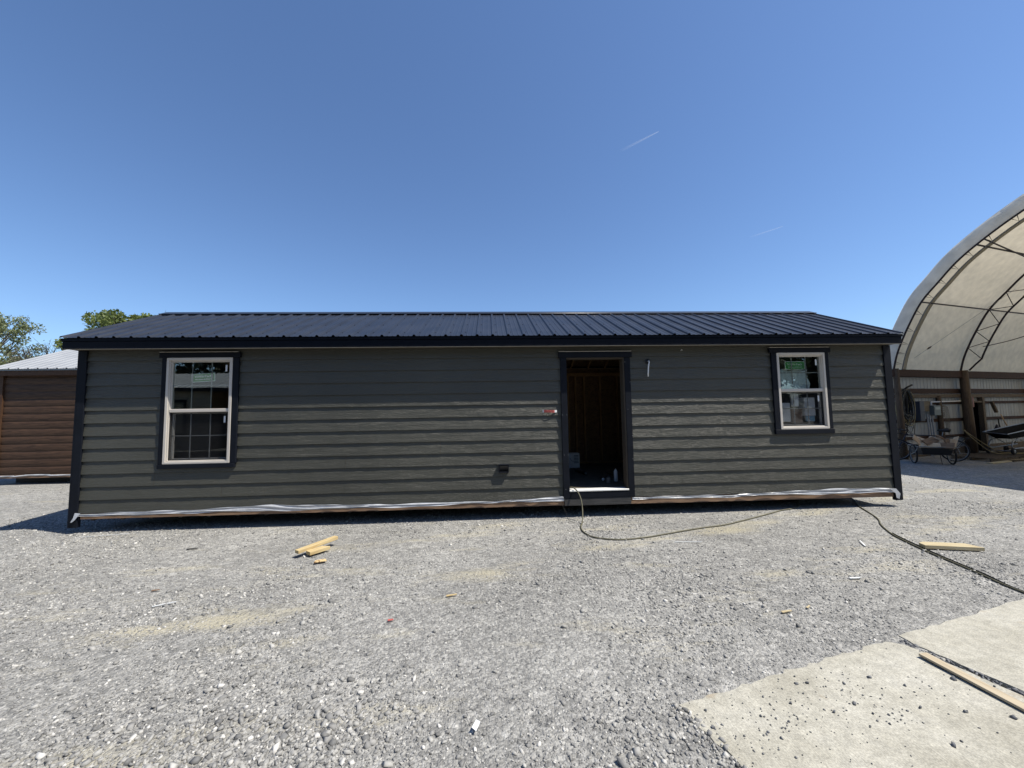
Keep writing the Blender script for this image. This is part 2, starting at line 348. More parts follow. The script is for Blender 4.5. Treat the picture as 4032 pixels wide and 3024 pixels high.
# ------------------------------------------------------------------ mesh helpers
WORLDLOC = {}
class MB:
    def __init__(s): s.v = []; s.f = []
    def quad(s, a, b, c, d):
        k = len(s.v); s.v += [tuple(a), tuple(b), tuple(c), tuple(d)]; s.f.append((k, k+1, k+2, k+3))
    def box(s, x0, x1, y0, y1, z0, z1):
        k = len(s.v)
        s.v += [(x0,y0,z0),(x1,y0,z0),(x1,y1,z0),(x0,y1,z0),(x0,y0,z1),(x1,y0,z1),(x1,y1,z1),(x0,y1,z1)]
        s.f += [(k+3,k+2,k+1,k),(k+4,k+5,k+6,k+7),(k,k+1,k+5,k+4),(k+1,k+2,k+6,k+5),(k+2,k+3,k+7,k+6),(k+3,k,k+4,k+7)]
        return s
    def obox(s, c, ax, ay, az, hx, hy, hz):
        """oriented box: centre, three unit axes, half sizes"""
        c = Vector(c); ax, ay, az = Vector(ax), Vector(ay), Vector(az); k = len(s.v)
        for sz in (-1, 1):
            for sx, sy in ((-1,-1),(1,-1),(1,1),(-1,1)):
                s.v.append(tuple(c + ax*hx*sx + ay*hy*sy + az*hz*sz))
        s.f += [(k+3,k+2,k+1,k),(k+4,k+5,k+6,k+7),(k,k+1,k+5,k+4),(k+1,k+2,k+6,k+5),(k+2,k+3,k+7,k+6),(k+3,k,k+4,k+7)]
        return s
    def beam(s, a, b, w, h, up=(0,0,1)):
        a, b = Vector(a), Vector(b); d = (b-a); l = d.length; d.normalize(); up = Vector(up)
        sd = d.cross(up)
        if sd.length < 1e-4: sd = d.cross(Vector((1,0,0)))
        sd.normalize(); up = sd.cross(d)
        return s.obox((a+b)/2, d, sd, up, l/2, w/2, h/2)
    def tube(s, pts, rad, n=8, cap=True, closed=False):
        pts = [Vector(p) for p in pts]; m = len(pts)
        rads = rad if hasattr(rad, '__len__') else [rad]*m
        k0 = len(s.v); prev = None
        for i, p in enumerate(pts):
            if closed: t = pts[(i+1) % m] - pts[(i-1) % m]
            else: t = pts[min(i+1, m-1)] - pts[max(i-1, 0)]
            t.normalize()
            if prev is None:
                a = t.orthogonal().normalized()
            else:
                a = prev - t*prev.dot(t)
                a = a.normalized() if a.length > 1e-6 else t.orthogonal().normalized()
            prev = a; b = t.cross(a)
            for j in range(n):
                q = 2*math.pi*j/n
                s.v.append(tuple(p + (a*math.cos(q) + b*math.sin(q))*rads[i]))
        for i in range(m if closed else m-1):
            i2 = (i+1) % m
            for j in range(n):
                j2 = (j+1) % n
                s.f.append((k0+i*n+j, k0+i*n+j2, k0+i2*n+j2, k0+i2*n+j))
        if cap and not closed:
            s.f.append(tuple(k0+j for j in range(n))[::-1]); s.f.append(tuple(k0+(m-1)*n+j for j in range(n)))
        return s
    def lathe(s, base, axis, prof, n=20):
        """prof: (radius, height) pairs"""
        base = Vector(base); ax = Vector(axis).normalized()
        return s.tube([base+ax*h for _, h in prof], [max(r_, 1e-4) for r_, _ in prof], n)
    def prism(s, poly, z0, z1):
        k = len(s.v); n = len(poly)
        s.v += [(x, y, z0) for x, y in poly] + [(x, y, z1) for x, y in poly]
        s.f.append(tuple(range(k, k+n))[::-1]); s.f.append(tuple(range(k+n, k+2*n)))
        for i in range(n):
            j = (i+1) % n; s.f.append((k+i, k+j, k+n+j, k+n+i))
        return s
    def ring(s, c, axis, R0, r0, n=36, k=8):
        c = Vector(c); ax = Vector(axis).normalized(); a = ax.orthogonal().normalized(); b = ax.cross(a)
        return s.tube([c + (a*math.cos(2*math.pi*i/n) + b*math.sin(2*math.pi*i/n))*R0 for i in range(n)], r0, k, closed=True)
    def build(s, name, mat, parent=None, smooth=False, bevel=0.0, loc=None):
        off = Vector((0,0,0))
        if parent is not None: off = WORLDLOC.get(parent.name, Vector((0,0,0)))
        elif loc is not None: off = Vector(loc)
        me = bpy.data.meshes.new(name)
        me.from_pydata([(x-off.x, y-off.y, z-off.z) for x, y, z in s.v], [], s.f)
        me.materials.append(mat); me.update()
        if smooth:
            me.polygons.foreach_set('use_smooth', [True]*len(me.polygons))
        o = bpy.data.objects.new(name, me); COL.objects.link(o)
        if parent is not None:
            o.parent = parent; WORLDLOC[o.name] = off
        else:
            o.location = off; WORLDLOC[o.name] = off
        if bevel > 0:
            bm = bmesh.new(); bm.from_mesh(me); bmesh.ops.remove_doubles(bm, verts=bm.verts, dist=1e-5)
            bmesh.ops.bevel(bm, geom=bm.edges[:], offset=bevel, segments=1, affect='EDGES', clamp_overlap=True)
            bm.to_mesh(me); bm.free()
        return o

def tag(o, label=None, cat=None, group=None, kind=None):
    if label: o['label'] = label
    if cat: o['category'] = cat
    if group: o['group'] = group
    if kind: o['kind'] = kind
    return o
def thing(name, label, cat, loc, group=None):
    o = bpy.data.objects.new(name, None); COL.objects.link(o); o.empty_display_size = 0.2
    o.location = loc; WORLDLOC[o.name] = Vector(loc)
    return tag(o, label, cat, group)
def dupmesh(src, parent, dloc):
    c = src.copy(); COL.objects.link(c); c.parent = parent; c.location = Vector(src.location) + Vector(dloc)
    return c

def np_mesh(name, V, F, mat, smooth=False):
    """fast mesh from arrays; F is (n,3) or (n,4)"""
    me = bpy.data.meshes.new(name); k = F.shape[1]
    me.vertices.add(len(V)); me.vertices.foreach_set('co', V.astype(np.float32).ravel())
    me.loops.add(F.size); me.loops.foreach_set('vertex_index', F.astype(np.int32).ravel())
    me.polygons.add(len(F)); me.polygons.foreach_set('loop_start', np.arange(0, F.size, k, dtype=np.int32))
    me.polygons.foreach_set('loop_total', np.full(len(F), k, dtype=np.int32))
    me.materials.append(mat); me.update(calc_edges=True); me.validate()
    if smooth: me.polygons.foreach_set('use_smooth', [True]*len(F))
    o = bpy.data.objects.new(name, me); COL.objects.link(o)
    return o

# ------------------------------------------------------------------ ground
SH_ANG = R(14.5)
AX = Vector((math.cos(SH_ANG), math.sin(SH_ANG), 0)); NX = Vector((math.sin(SH_ANG), -math.cos(SH_ANG), 0))
SH0 = Vector((19.17, 6.14, -0.16))
def smooth(t): t = np.clip(t, 0, 1); return t*t*(3-2*t)
def gz(x, y):
    x = np.asarray(x, float); y = np.asarray(y, float)
    z = -0.16*smooth((x-12.6)/4.6) + 0*y
    z = z - 0.05*smooth((-x-0.2)/2.5)
    sf = smooth((np.maximum(6.0-x, y+2.3))/0.8)
    w = sf*0.012*(np.sin(x*1.3+y*0.7) + np.sin(x*0.6-y*1.1+1.7)) * np.where((x > -0.5) & (x < 12.6) & (y > -0.4) & (y < 3.4), 0.3, 1.0)
    return z + w*0.6
SLAB = [(6.74, -3.69), (8.41, -3.26)]
E1 = Vector((math.cos(R(14.4)), math.sin(R(14.4)))); E2 = Vector((math.sin(R(14.4)), -math.cos(R(14.4))))
def in_slab(x, y):
    dx, dy = x-6.74, y+3.69
    a = dx*E1.x + dy*E1.y; b = dx*E2.x + dy*E2.y
    return (a > 0) & (b > 0), a, b

gx = np.unique(np.concatenate([np.linspace(-400, -40, 14), np.linspace(-40, -8, 33), np.linspace(-8, 20, 141), np.linspace(20, 60, 41), np.linspace(60, 400, 14)]))
gy = np.unique(np.concatenate([np.linspace(-300, -30, 12), np.linspace(-30, -7, 24), np.linspace(-7, 10, 120), np.linspace(10, 60, 51), np.linspace(60, 600, 14)]))
X, Y = np.meshgrid(gx, gy); Z = gz(X, Y)
ins, a_, b_ = in_slab(X, Y); Z = np.where(ins & (a_ > 0.30) & (b_ > 0.30), np.minimum(Z, -0.03), Z)
nx, ny = len(gx), len(gy)
V = np.stack([X.ravel(), Y.ravel(), Z.ravel()], 1)
i = np.arange(nx*ny).reshape(ny, nx)
F = np.stack([i[:-1,:-1].ravel(), i[:-1,1:].ravel(), i[1:,1:].ravel(), i[1:,:-1].ravel()], 1)
ground = np_mesh('ground', V, F, gravel_ground_mat(), smooth=True)
tag(ground, 'grey crushed stone yard with tan dusty patches', kind='structure')

def stones(name, xs, ys, zs, size, mat, flat=0.55):
    """angular broken stones: jittered, squashed, randomly turned hexahedra in one mesh"""
    n = len(xs)
    base = np.array([(-1,-1,-1),(1,-1,-1),(1,1,-1),(-1,1,-1),(-1,-1,1),(1,-1,1),(1,1,1),(-1,1,1)], float)
    P = base[None]*rng.uniform(0.35, 1.05, (n, 8, 3))
    P[:, 4:, :2] *= rng.uniform(0.5, 1.0, (n, 4, 1))
    P *= np.stack([rng.uniform(0.75, 1.45, n), rng.uniform(0.6, 1.0, n), rng.uniform(0.7, 1.2, n)*flat], 1)[:, None]
    P *= size[:, None, None]*0.5
    a = rng.uniform(0, 2*np.pi, n); t = rng.normal(0, 0.35, n); t2 = rng.normal(0, 0.35, n)
    ca, sa = np.cos(a), np.sin(a); ct, st = np.cos(t), np.sin(t); c2, s2 = np.cos(t2), np.sin(t2)
    x, y, z = P[..., 0], P[..., 1], P[..., 2]
    y, z = y*ct[:, None]-z*st[:, None], y*st[:, None]+z*ct[:, None]
    x, z = x*c2[:, None]+z*s2[:, None], -x*s2[:, None]+z*c2[:, None]
    x, y = x*ca[:, None]-y*sa[:, None], x*sa[:, None]+y*ca[:, None]
    P = np.stack([x+xs[:, None], y+ys[:, None], z+(zs+size*0.16)[:, None]], -1).reshape(-1, 3)
    q = np.array([(3,2,1,0),(4,5,6,7),(0,1,5,4),(1,2,6,5),(2,3,7,6),(3,0,4,7)])
    Fq = (np.arange(n)[:, None, None]*8 + q[None]).reshape(-1, 4)
    return np_mesh(name, P, Fq, mat)

STONE = stone_mat('crushed_limestone', [(0, (.125, .124, .12)), (.2, (.18, .178, .171)), (.6, (.268, .262, .246)), (.87, (.335, .328, .306)), (1, (.53, .515, .48))])
DARKST = stone_mat('dark_limestone', [(0, (.07, .073, .08)), (1, (.17, .173, .178))])
# depth-weighted scatter: dense in front of the viewer, thinning with distance
def scatter(n, d0, d1, pw, half=1.35):
    d = d0 + (d1-d0)*rng.random(n)**pw
    lat = rng.uniform(-half, half, n)*(d+0.3)
    x = 5.741 + math.sin(yaw)*d + math.cos(yaw)*lat
    y = -5.828 + math.cos(yaw)*d - math.sin(yaw)*lat
    return x, y, d
xs, ys, ds = scatter(170000, 1.35, 6.6, 1.15)
# patchy size: drifts of coarse stone among trodden fines
def patch(x, y):
    return (np.sin(x*1.9+0.6*np.sin(y*2.3))+np.sin(y*2.7+1.3+0.8*np.sin(x*1.1))+np.sin((x+y)*0.9+2.0)+0.8*np.sin(x*4.3-y*3.1))/3.6
pt = patch(xs, ys)
size = np.exp(rng.normal(math.log(0.0118), 0.42, len(xs)))*(1.0+0.4*np.clip(pt, -0.7, 1))
near = np.clip((3.6-ds)/2.0, 0, 1)
dl = ys-(.345*xs-3.8)+.12*np.sin(xs*1.7)
trk = sum(am/.12*np.exp(-((dl-off)/wd)**2) for off, wd, am in TRACKS)*(.55+.45*np.sin(xs*2.3+ys*3.0))
coarse = np.exp(-(((xs-4.7)/.7)**2+((ys+3.45)/.35)**2)) + np.exp(-(((xs-6.55)/.25)**2+((ys+3.85)/.4)**2)) + .6*np.exp(-(((xs-5.9)/.8)**2+((ys+3.7)/.5)**2))
size *= 1+0.75*coarse*near
size *= 1-0.22*smooth((xs-6.8)/1.5)
size = np.clip(size, 0.006, 0.05)
ins, a_, b_ = in_slab(xs, ys)
house = (xs > 0.1) & (xs < 12.1) & (ys > 0.5)
keep = ~(ins & (a_ > -0.0) & (b_ > -0.0)) & ~house & (rng.random(len(xs)) < (0.66+0.45*pt)*(1-.8*np.clip(trk, 0, 1)))
xs, ys, size = xs[keep], ys[keep], size[keep]
o = stones('gravel', xs, ys, gz(xs, ys)-0.002, size, STONE)
tag(o, 'loose angular grey gravel covering the whole yard', kind='stuff')
# a few stones well beyond, scattered lumps
xs = rng.uniform(-6, 16, 5200); ys = rng.uniform(-2.5, 4.5, 5200)
k = ~((xs > 0) & (xs < 12.1) & (ys > 0.4))
xs, ys = xs[k], ys[k]
o = stones('coarse_gravel', xs, ys, gz(xs, ys), np.clip(np.exp(rng.normal(math.log(0.017), .38, len(xs))), .009, .042), STONE)
tag(o, 'coarser pale stones lying scattered over the fine gravel', kind='stuff')

# ------------------------------------------------------------------ concrete apron
def concrete_mat():
    m, N, L = newmat('broom_finished_concrete')
    out = N.new('ShaderNodeOutputMaterial'); p = N.new('ShaderNodeBsdfPrincipled')
    tc = N.new('ShaderNodeTexCoord')
    n1 = N.new('ShaderNodeTexNoise'); n1.inputs['Scale'].default_value = 1.6; n1.inputs['Detail'].default_value = 9; n1.inputs['Roughness'].default_value = 0.65
    L.new(tc.outputs['Object'], n1.inputs['Vector'])
    rp = N.new('ShaderNodeValToRGB'); e = rp.color_ramp.elements
    e[0].position, e[0].color = 0.32, (.285, .268, .215, 1); e[1].position, e[1].color = 0.68, (.42, .405, .35, 1)
    k = e.new(0.5); k.color = (.365, .348, .29, 1)
    L.new(n1.outputs['Fac'], rp.inputs[0])
    n2 = N.new('ShaderNodeTexNoise'); n2.inputs['Scale'].default_value = 130; n2.inputs['Detail'].default_value = 3
    L.new(tc.outputs['Object'], n2.inputs['Vector'])
    mr = N.new('ShaderNodeMapRange'); mr.inputs['From Min'].default_value = .3; mr.inputs['From Max'].default_value = .7; mr.inputs['To Min'].default_value = .74; mr.inputs['To Max'].default_value = 1.2
    L.new(n2.outputs['Fac'], mr.inputs[0])
    vm = N.new('ShaderNodeVectorMath'); vm.operation = 'SCALE'; L.new(rp.outputs[0], vm.inputs[0]); L.new(mr.outputs[0], vm.inputs['Scale'])
    n5 = N.new('ShaderNodeTexNoise'); n5.inputs['Scale'].default_value = 17; n5.inputs['Detail'].default_value = 7; n5.inputs['Roughness'].default_value = .7; L.new(tc.outputs['Object'], n5.inputs['Vector'])
    m5 = N.new('ShaderNodeMapRange'); m5.inputs['From Min'].default_value = .32; m5.inputs['From Max'].default_value = .62; m5.inputs['To Min'].default_value = .78; m5.inputs['To Max'].default_value = 1.08
    L.new(n5.outputs['Fac'], m5.inputs[0])
    vm2 = N.new('ShaderNodeVectorMath'); vm2.operation = 'SCALE'; L.new(vm.outputs[0], vm2.inputs[0]); L.new(m5.outputs[0], vm2.inputs['Scale']); vm = vm2
    # rust-coloured stains
    n3 = N.new('ShaderNodeTexNoise'); n3.inputs['Scale'].default_value = 3.1; n3.inputs['Detail'].default_value = 5
    mp3 = N.new('ShaderNodeMapping'); mp3.inputs['Location'].default_value = (4.2, 1.1, 0); L.new(tc.outputs['Object'], mp3.inputs[0]); L.new(mp3.outputs[0], n3.inputs['Vector'])
    r3 = N.new('ShaderNodeMapRange'); r3.inputs['From Min'].default_value = .66; r3.inputs['From Max'].default_value = .76; r3.inputs['To Max'].default_value = .65
    L.new(n3.outputs['Fac'], r3.inputs[0])
    mx = N.new('ShaderNodeMix'); mx.data_type = 'RGBA'; mx.inputs[7].default_value = (.24, .16, .075, 1)
    L.new(r3.outputs[0], mx.inputs[0]); L.new(vm.outputs[0], mx.inputs[6]); L.new(mx.outputs[2], p.inputs['Base Color'])
    mp = N.new('ShaderNodeMapping'); mp.inputs['Rotation'].default_value = (0, 0, R(-14.4)); mp.inputs['Scale'].default_value = (90, 5, 1)
    L.new(tc.outputs['Object'], mp.inputs[0])
    n4 = N.new('ShaderNodeTexNoise'); n4.inputs['Scale'].default_value = 1.5; n4.inputs['Detail'].default_value = 4; L.new(mp.outputs[0], n4.inputs['Vector'])
    bp = N.new('ShaderNodeBump'); bp.inputs['Strength'].default_value = .8; bp.inputs['Distance'].default_value = .004
    L.new(n4.outputs['Fac'], bp.inputs['Height']); L.new(bp.outputs[0], p.inputs['Normal'])
    p.inputs['Roughness'].default_value = .85
    L.new(p.outputs[0], out.inputs[0]); return m
CONC = concrete_mat()
def ragged(pts, step=0.05, amp=0.008):
    out = []
    for i in range(len(pts)):
        a, b = Vector(pts[i]), Vector(pts[(i+1) % len(pts)]); l = (b-a).length
        n = max(1, int(min(l, 4.0)/step)); nrm = Vector((-(b-a).y, (b-a).x)).normalized()
        for k in range(n):
            t = k/n
            out.append(tuple(a.lerp(b, t) + (nrm*random.gauss(0, amp) if k else Vector((0, 0)))))
    return out
def sl2(a, b): return tuple(Vector((6.74, -3.69)) + E1*a + E2*b)
m = MB(); m.prism(ragged([sl2(0, 0), sl2(1.2, -0.012), sl2(1.71, -0.005), sl2(1.775, 0.06), sl2(1.80, .35), sl2(1.80, 7), sl2(0.02, 7), sl2(0.01, 0.5)][::-1]), -0.12, 0.005)
o = m.build('concrete_slab', CONC, bevel=0.0); tag(o, 'pale concrete slab strewn with stones at the front of the yard', kind='structure')
m = MB(); m.prism(ragged([sl2(1.87, -0.02), sl2(9, -0.02), sl2(9, 7), sl2(1.845, 7), sl2(1.845, .35), sl2(1.84, 0.08)][::-1]), -0.12, 0.006)
o = m.build('concrete_slab', CONC, bevel=0.0); tag(o, 'second pale concrete slab beyond the broken joint', kind='structure')
# spilled stones on the slab
n = 330
a = rng.uniform(0.03, 1.78, n); b = np.abs(rng.normal(0.32, 0.26, n)); a[:180] = rng.uniform(0.05, 1.1, 180); b[:180] = np.abs(rng.normal(.25, .13, 180)) + .03
px_ = 6.74+E1.x*a+E2.x*b; py_ = -3.69+E1.y*a+E2.y*b
sz = np.clip(np.exp(rng.normal(math.log(.0072), .40, n)), .004, .020)
o = stones('spilled_gravel', px_, py_, np.full(n, .0055), sz, DARKST, flat=.8)
tag(o, 'small dark stones spilled over the concrete slab', kind='stuff')
a = rng.uniform(1.775, 1.85, 420); b = rng.uniform(0.02, 1.5, 420)
o = stones('joint_gravel', 6.74+E1.x*a+E2.x*b, -3.69+E1.y*a+E2.y*b, np.full(420, -.004), np.clip(np.exp(rng.normal(math.log(.014), .4, 420)), .006, .035), DARKST, flat=.8)
tag(o, 'dirt and gravel caught in the joint between the slabs', kind='stuff')
a = rng.normal(-.018, .03, 700); b = rng.uniform(0.0, 1.3, 700)
o = stones('edge_gravel', 6.74+E1.x*a+E2.x*b, -3.69+E1.y*a+E2.y*b, np.full(700, .0), np.clip(np.exp(rng.normal(math.log(.013), .45, 700)), .006, .04), STONE, flat=.8)
tag(o, 'broken stones banked against the short edge of the concrete slab', kind='stuff')
# larger single stones
for k, (aa, bb, s_) in enumerate([(0.42,0.62,.032),(0.50,0.66,.026),(0.47,.60,.024),(.88,.30,.028),(1.17,.43,.022),(1.30,.30,.026),(1.62,.36,.03),(1.66,.42,.026),(1.02,.62,.028),(1.35,.52,.03),(1.52,.62,.036),(.1,.08,.02)]):
    p_ = sl2(aa, bb)
    o = stones('stone', np.array([0.0]), np.array([0.0]), np.array([0.0]), np.array([s_*.82]), DARKST, flat=.85)
    o.location = (p_[0], p_[1], .006); tag(o, 'dark broken stone, one of the larger ones lying loose on the concrete', 'stone', 'larger stones on the concrete')

# ------------------------------------------------------------------ lap siding
def lap_siding(mb, x0, x1, zb, courses, e, top, openings, yf=0.0, butt=0.0180, seg=0.05, joints=()):
    """tilted boards lapped over each other on a wall facing -y; openings are (x0,x1,z0,z1) holes"""
    rj = random.Random(3)
    for c in range(courses):
        za = zb + c*e; zt = min(za + e, top)
        xb = sorted({x0, x1, *[q for o_ in openings for q in o_[:2] if x0 < q < x1], *[j for (jc, j) in joints if jc == c]})
        ph = rj.random()*9
        def jit(x): return 0.0009*math.sin(x*7.1+ph)+0.0007*math.sin(x*19.7+ph*2)+0.0006*math.sin(x*41+ph*3)
        for i in range(len(xb)-1):
            a, b = xb[i], xb[i+1]
            mid = (a+b)/2; spans = [(za, zt)]
            for (ox0, ox1, oz0, oz1) in openings:
                if ox0 < mid < ox1:
                    ns = []
                    for (p0, p1) in spans:
                        if oz1 <= p0 or oz0 >= p1: ns.append((p0, p1)); continue
                        if oz0 > p0: ns.append((p0, oz0))
                        if oz1 < p1: ns.append((oz1, p1))
                    spans = ns
            if any(jc == c and abs(j-a) < 1e-6 for jc, j in joints): a += 0.003
            for (p0, p1) in spans:
                n = max(1, int((b-a)/seg)); k0 = len(mb.v)
                fr0 = (p0-za)/e; fr1 = (p1-za)/e
                for q in range(n+1):
                    x = a+(b-a)*q/n; jx = jit(x)
                    mb.v += [(x, yf-(butt+jx)*(1-fr0), p0), (x, yf-(butt+jx)*(1-fr1), p1), (x, yf+0.004, p0)]
                for q in range(n):
                    k = k0+q*3
                    mb.f += [(k, k+3, k+4, k+1), (k+2, k+5, k+3, k)]

# ------------------------------------------------------------------ the cabin
XL, XR, YB, TOP = -0.10, 12.19, 3.0, 2.565
house = thing('cabin', 'long low dark olive-grey cabin with black metal roof and open doorway', 'cabin', (6.05, 1.5, 0))
DOOR = (6.92, 7.82, 0.385, 2.392)
WIN = [(1.10, 2.016, 0.930, 2.450, 1.690), (10.274, 11.077, 1.246, 2.453, 1.860)]
holes = [(6.90, 7.84, 0.0, 2.40)] + [(w[0]-.02, w[1]+.02, w[2]-.02, w[3]+.02) for w in WIN]
m = MB(); lap_siding(m, 0.0, 12.09, ZB, 13, 0.178, TOP, holes,
    joints=[(3, 3.63), (1, 1.90), (0, 2.62), (2, 0.98), (4, 5.0), (0, 8.03), (6, 9.3)])
siding = m.build('siding', SIDING, house)
# sheathing / inner wall with real openings
def wall_strips(mb, y0, y1, z0, z1, x0, x1, ops):
    xs = sorted({x0, x1, *[q for o_ in ops for q in o_[:2]]})
    for a, b in zip(xs[:-1], xs[1:]):
        sp = [(z0, z1)]
        for (o0, o1, p0, p1) in ops:
            if o0 < (a+b)/2 < o1:
                ns = []
                for s0, s1 in sp:
                    if p0 > s0: ns.append((s0, min(p0, s1)))
                    if p1 < s1: ns.append((max(p1, s0), s1))
                sp = [q for q in ns if q[1] > q[0]]
        for s0, s1 in sp: mb.box(a, b, y0, y1, s0, s1)
m = MB(); wall_strips(m, 0.006, 0.022, 0.30, TOP, 0.0, 12.09, [(6.915, 7.825, 0, 2.40)]+[(w[0]+.01, w[1]-.01, w[2]+.01, w[3]-.01) for w in WIN])
m.build('front_sheathing', OSB, house)
BW = (6.45, 7.42, 1.56, 2.22)              # back window, seen through the doorway
m = MB(); wall_strips(m, YB-.022, YB-.006, 0.30, TOP, 0.0, 12.09, [BW]); m.build('back_sheathing', OSB, house)
m = MB(); lap_siding(m, 0, 12.09, ZB, 13, .178, TOP, [(12.09-BW[1], 12.09-BW[0], BW[2], BW[3])], seg=.5)
m.v = [(12.09-x, YB-y, z) for x, y, z in m.v]; m.build('back_siding', SIDING, house)
for sx, xx in ((-1, 0.0), (1, 12.09)):
    m = MB()
    xa, xb2 = (xx-.012, xx+.02) if sx < 0 else (xx-.02, xx+.012)
    m.box(xa, xb2, .03, YB-.03, .28, TOP)
    k = len(m.v)
    m.v += [(xa, .03, TOP), (xa, YB-.03, TOP), (xa, 1.5, 3.30), (xb2, .03, TOP), (xb2, YB-.03, TOP), (xb2, 1.5, 3.30)]
    m.f += [(k, k+1, k+2), (k+5, k+4, k+3), (k, k+2, k+5, k+3), (k+1, k+4, k+5, k+2)]
    m.build('end_wall', SIDING, house)
# corner boards
for x0, x1, zb in ((XL, 0.0, .085), (12.09, XR, .105)):
    m = MB(); m.box(x0, x1, -.030, .028, zb, TOP); m.build('corner_board', TRIM, house, bevel=.003)
    m = MB(); m.box(x0, x1, YB-.028, YB+.030, zb, TOP); m.build('corner_board', TRIM, house)
    xs0 = XL-.022 if x0 < 0 else XR-.0
    m = MB(); m.box(xs0, xs0+.022, -.028, .09, zb+.003, TOP-.003); m.build('corner_board', TRIM, house)
# floor, rim, skids
m = MB(); m.box(0.0, 12.09, 0.025, YB-.025, .34, .39); m.build('floor', FLOORB, house)
def plank_x(x0, x1, y0, y1, z0a, z1a, z0b, z1b):
    mb = MB(); k = 0
    mb.v = [(x0,y0,z0a),(x1,y0,z0b),(x1,y1,z0b),(x0,y1,z0a),(x0,y0,z1a),(x1,y0,z1b),(x1,y1,z1b),(x0,y1,z1a)]
    mb.f = [(3,2,1,0),(4,5,6,7),(0,1,5,4),(1,2,6,5),(2,3,7,6),(3,0,4,7)]; return mb
plank_x(.02, 6.838, -.004, .034, .196, .272, .182, .272).build('rim_board', RIM, house)
plank_x(7.853, 12.08, -.004, .034, .172, .272, .156, .272).build('rim_board', RIM, house)
m = MB(); m.box(.05, 12.04, YB-.04, YB-.002, .16, .30); m.build('rim_board', RIM, house)
for yk in (0.95, 1.7, 2.5):
    m = MB(); m.box(.1, 11.99, yk-.05, yk+.05, .0, .16); m.build('skid', GREYWOOD, house)
m = MB()
for k in range(31): m.box(.1+k*.395, .14+k*.395, .06, YB-.06, .16, .335)
m.build('floor_joist_set', GREYWOOD, house)
m = MB(); m.box(6.84, 7.853, -.034, .034, .178, .283); m.build('skirt_board', GREYWOOD, house, bevel=.003)
m = MB(); m.box(6.92, 7.82, -.040, .02, .287, .381); m.build('sill_board', TRIM, house, bevel=.003)
m = MB(); m.box(6.915, 7.822, -.047, .10, .384, .407); m.build('threshold', ALU, house, bevel=.004)
# crumpled house wrap hanging out below the siding
def film(x0, x1, zc0, zc1, seed):
    rr = random.Random(seed); mb = MB(); n = int((x1-x0)/.025); rows = 12
    ph = [rr.random()*6 for _ in range(8)]
    for q in range(n+1):
        x = x0+(x1-x0)*q/n; t = q/n
        zc = zc0+(zc1-zc0)*t + .009*math.sin(x*1.6+ph[0]) + .004*math.sin(x*4.3+ph[1])
        hw = .027 + .011*math.sin(x*1.15+ph[2]) + .006*math.sin(x*3.1+ph[3])
        for j in range(rows):
            v = j/(rows-1)*2-1
            w_ = 1.6*(v + .8*math.sin(x*.9+ph[4]) + .45*math.sin(x*2.7+ph[5]) + .12*math.sin(x*7+ph[6]))
            fold = .011*abs(math.sin(w_*1.5)) + .0035*math.sin(x*11+v*6+ph[7]+2*math.sin(x*1.9))
            mb.v.append((x, -.024-fold, zc+v*hw+.004*math.sin(x*9+v*3+ph[6])))
    for q in range(n):
        for j in range(rows-1):
            k = q*rows+j; mb.f.append((k, k+rows, k+rows+1, k+1))
    return mb
m = film(-.03, 6.83, .268, .268, 5)
# torn tail at the corner
k = len(m.v)
pts = [(-.03,-.03,.29),(.06,-.045,.285),(.02,-.05,.235),(-.035,-.045,.225),(-.075,-.04,.165),(-.045,-.05,.165),(.0,-.055,.2)]
m.v += pts; m.f += [(k, k+1, k+2, k+3), (k+3, k+2, k+6, k+5), (k+3, k+5, k+4)]
m.build('plastic_film', FILM, house, smooth=True)
m = film(7.872, 12.09, .262, .264, 9)
k = len(m.v); m.v += [(11.97,-.04,.30),(12.09,-.045,.29),(12.15,-.05,.21),(12.13,-.045,.13),(12.08,-.05,.15),(12.07,-.05,.22)]
m.f += [(k, k+5, k+2, k+1), (k+5, k+4, k+3, k+2)]
m.build('plastic_film', FILM, house, smooth=True)

# doorway trim, jambs
m = MB(); m.box(6.826, 6.92, -.040, .0, .290, 2.402); m.build('door_trim', TRIM, house, bevel=.003)
m = MB(); m.box(7.82, 7.912, -.040, .0, .290, 2.402); m.build('door_trim', TRIM, house, bevel=.003)
m = MB(); m.box(6.798, 7.94, -.052, .0, 2.404, 2.492); m.build('door_head_trim', TRIM, house, bevel=.003)
m = MB(); m.box(6.805, 7.932, -.060, .0, 2.4945, 2.500); m.build('drip_cap', VINYL, house)
JAMB = pm('bare_jamb', (.085, .065, .045), rough=.7, var=.1)
m = MB(); m.box(6.908, 6.922, -.028, .125, .41, 2.40); m.build('door_jamb', JAMB, house)
m = MB(); m.box(7.800, 7.822, -.028, .125, .41, 2.40); m.build('door_jamb', JAMB, house)
m = MB(); m.box(6.922, 7.80, -.028, .125, 2.385, 2.402); m.build('door_jamb', JAMB, house)
# screws in the trim
for (x, z) in ((6.84,1.53),(6.905,1.53),(6.85,.93),(6.91,.93),(7.90,2.02),(7.905,1.2),(7.90,.85),(7.83,2.33),(6.86,.42),(7.85,1.6)):
    m = MB(); m.lathe((x, -.0405, z), (0, -1, 0), [(.0055, 0), (.004, .002)], 8); m.build('screw', STEEL, house)

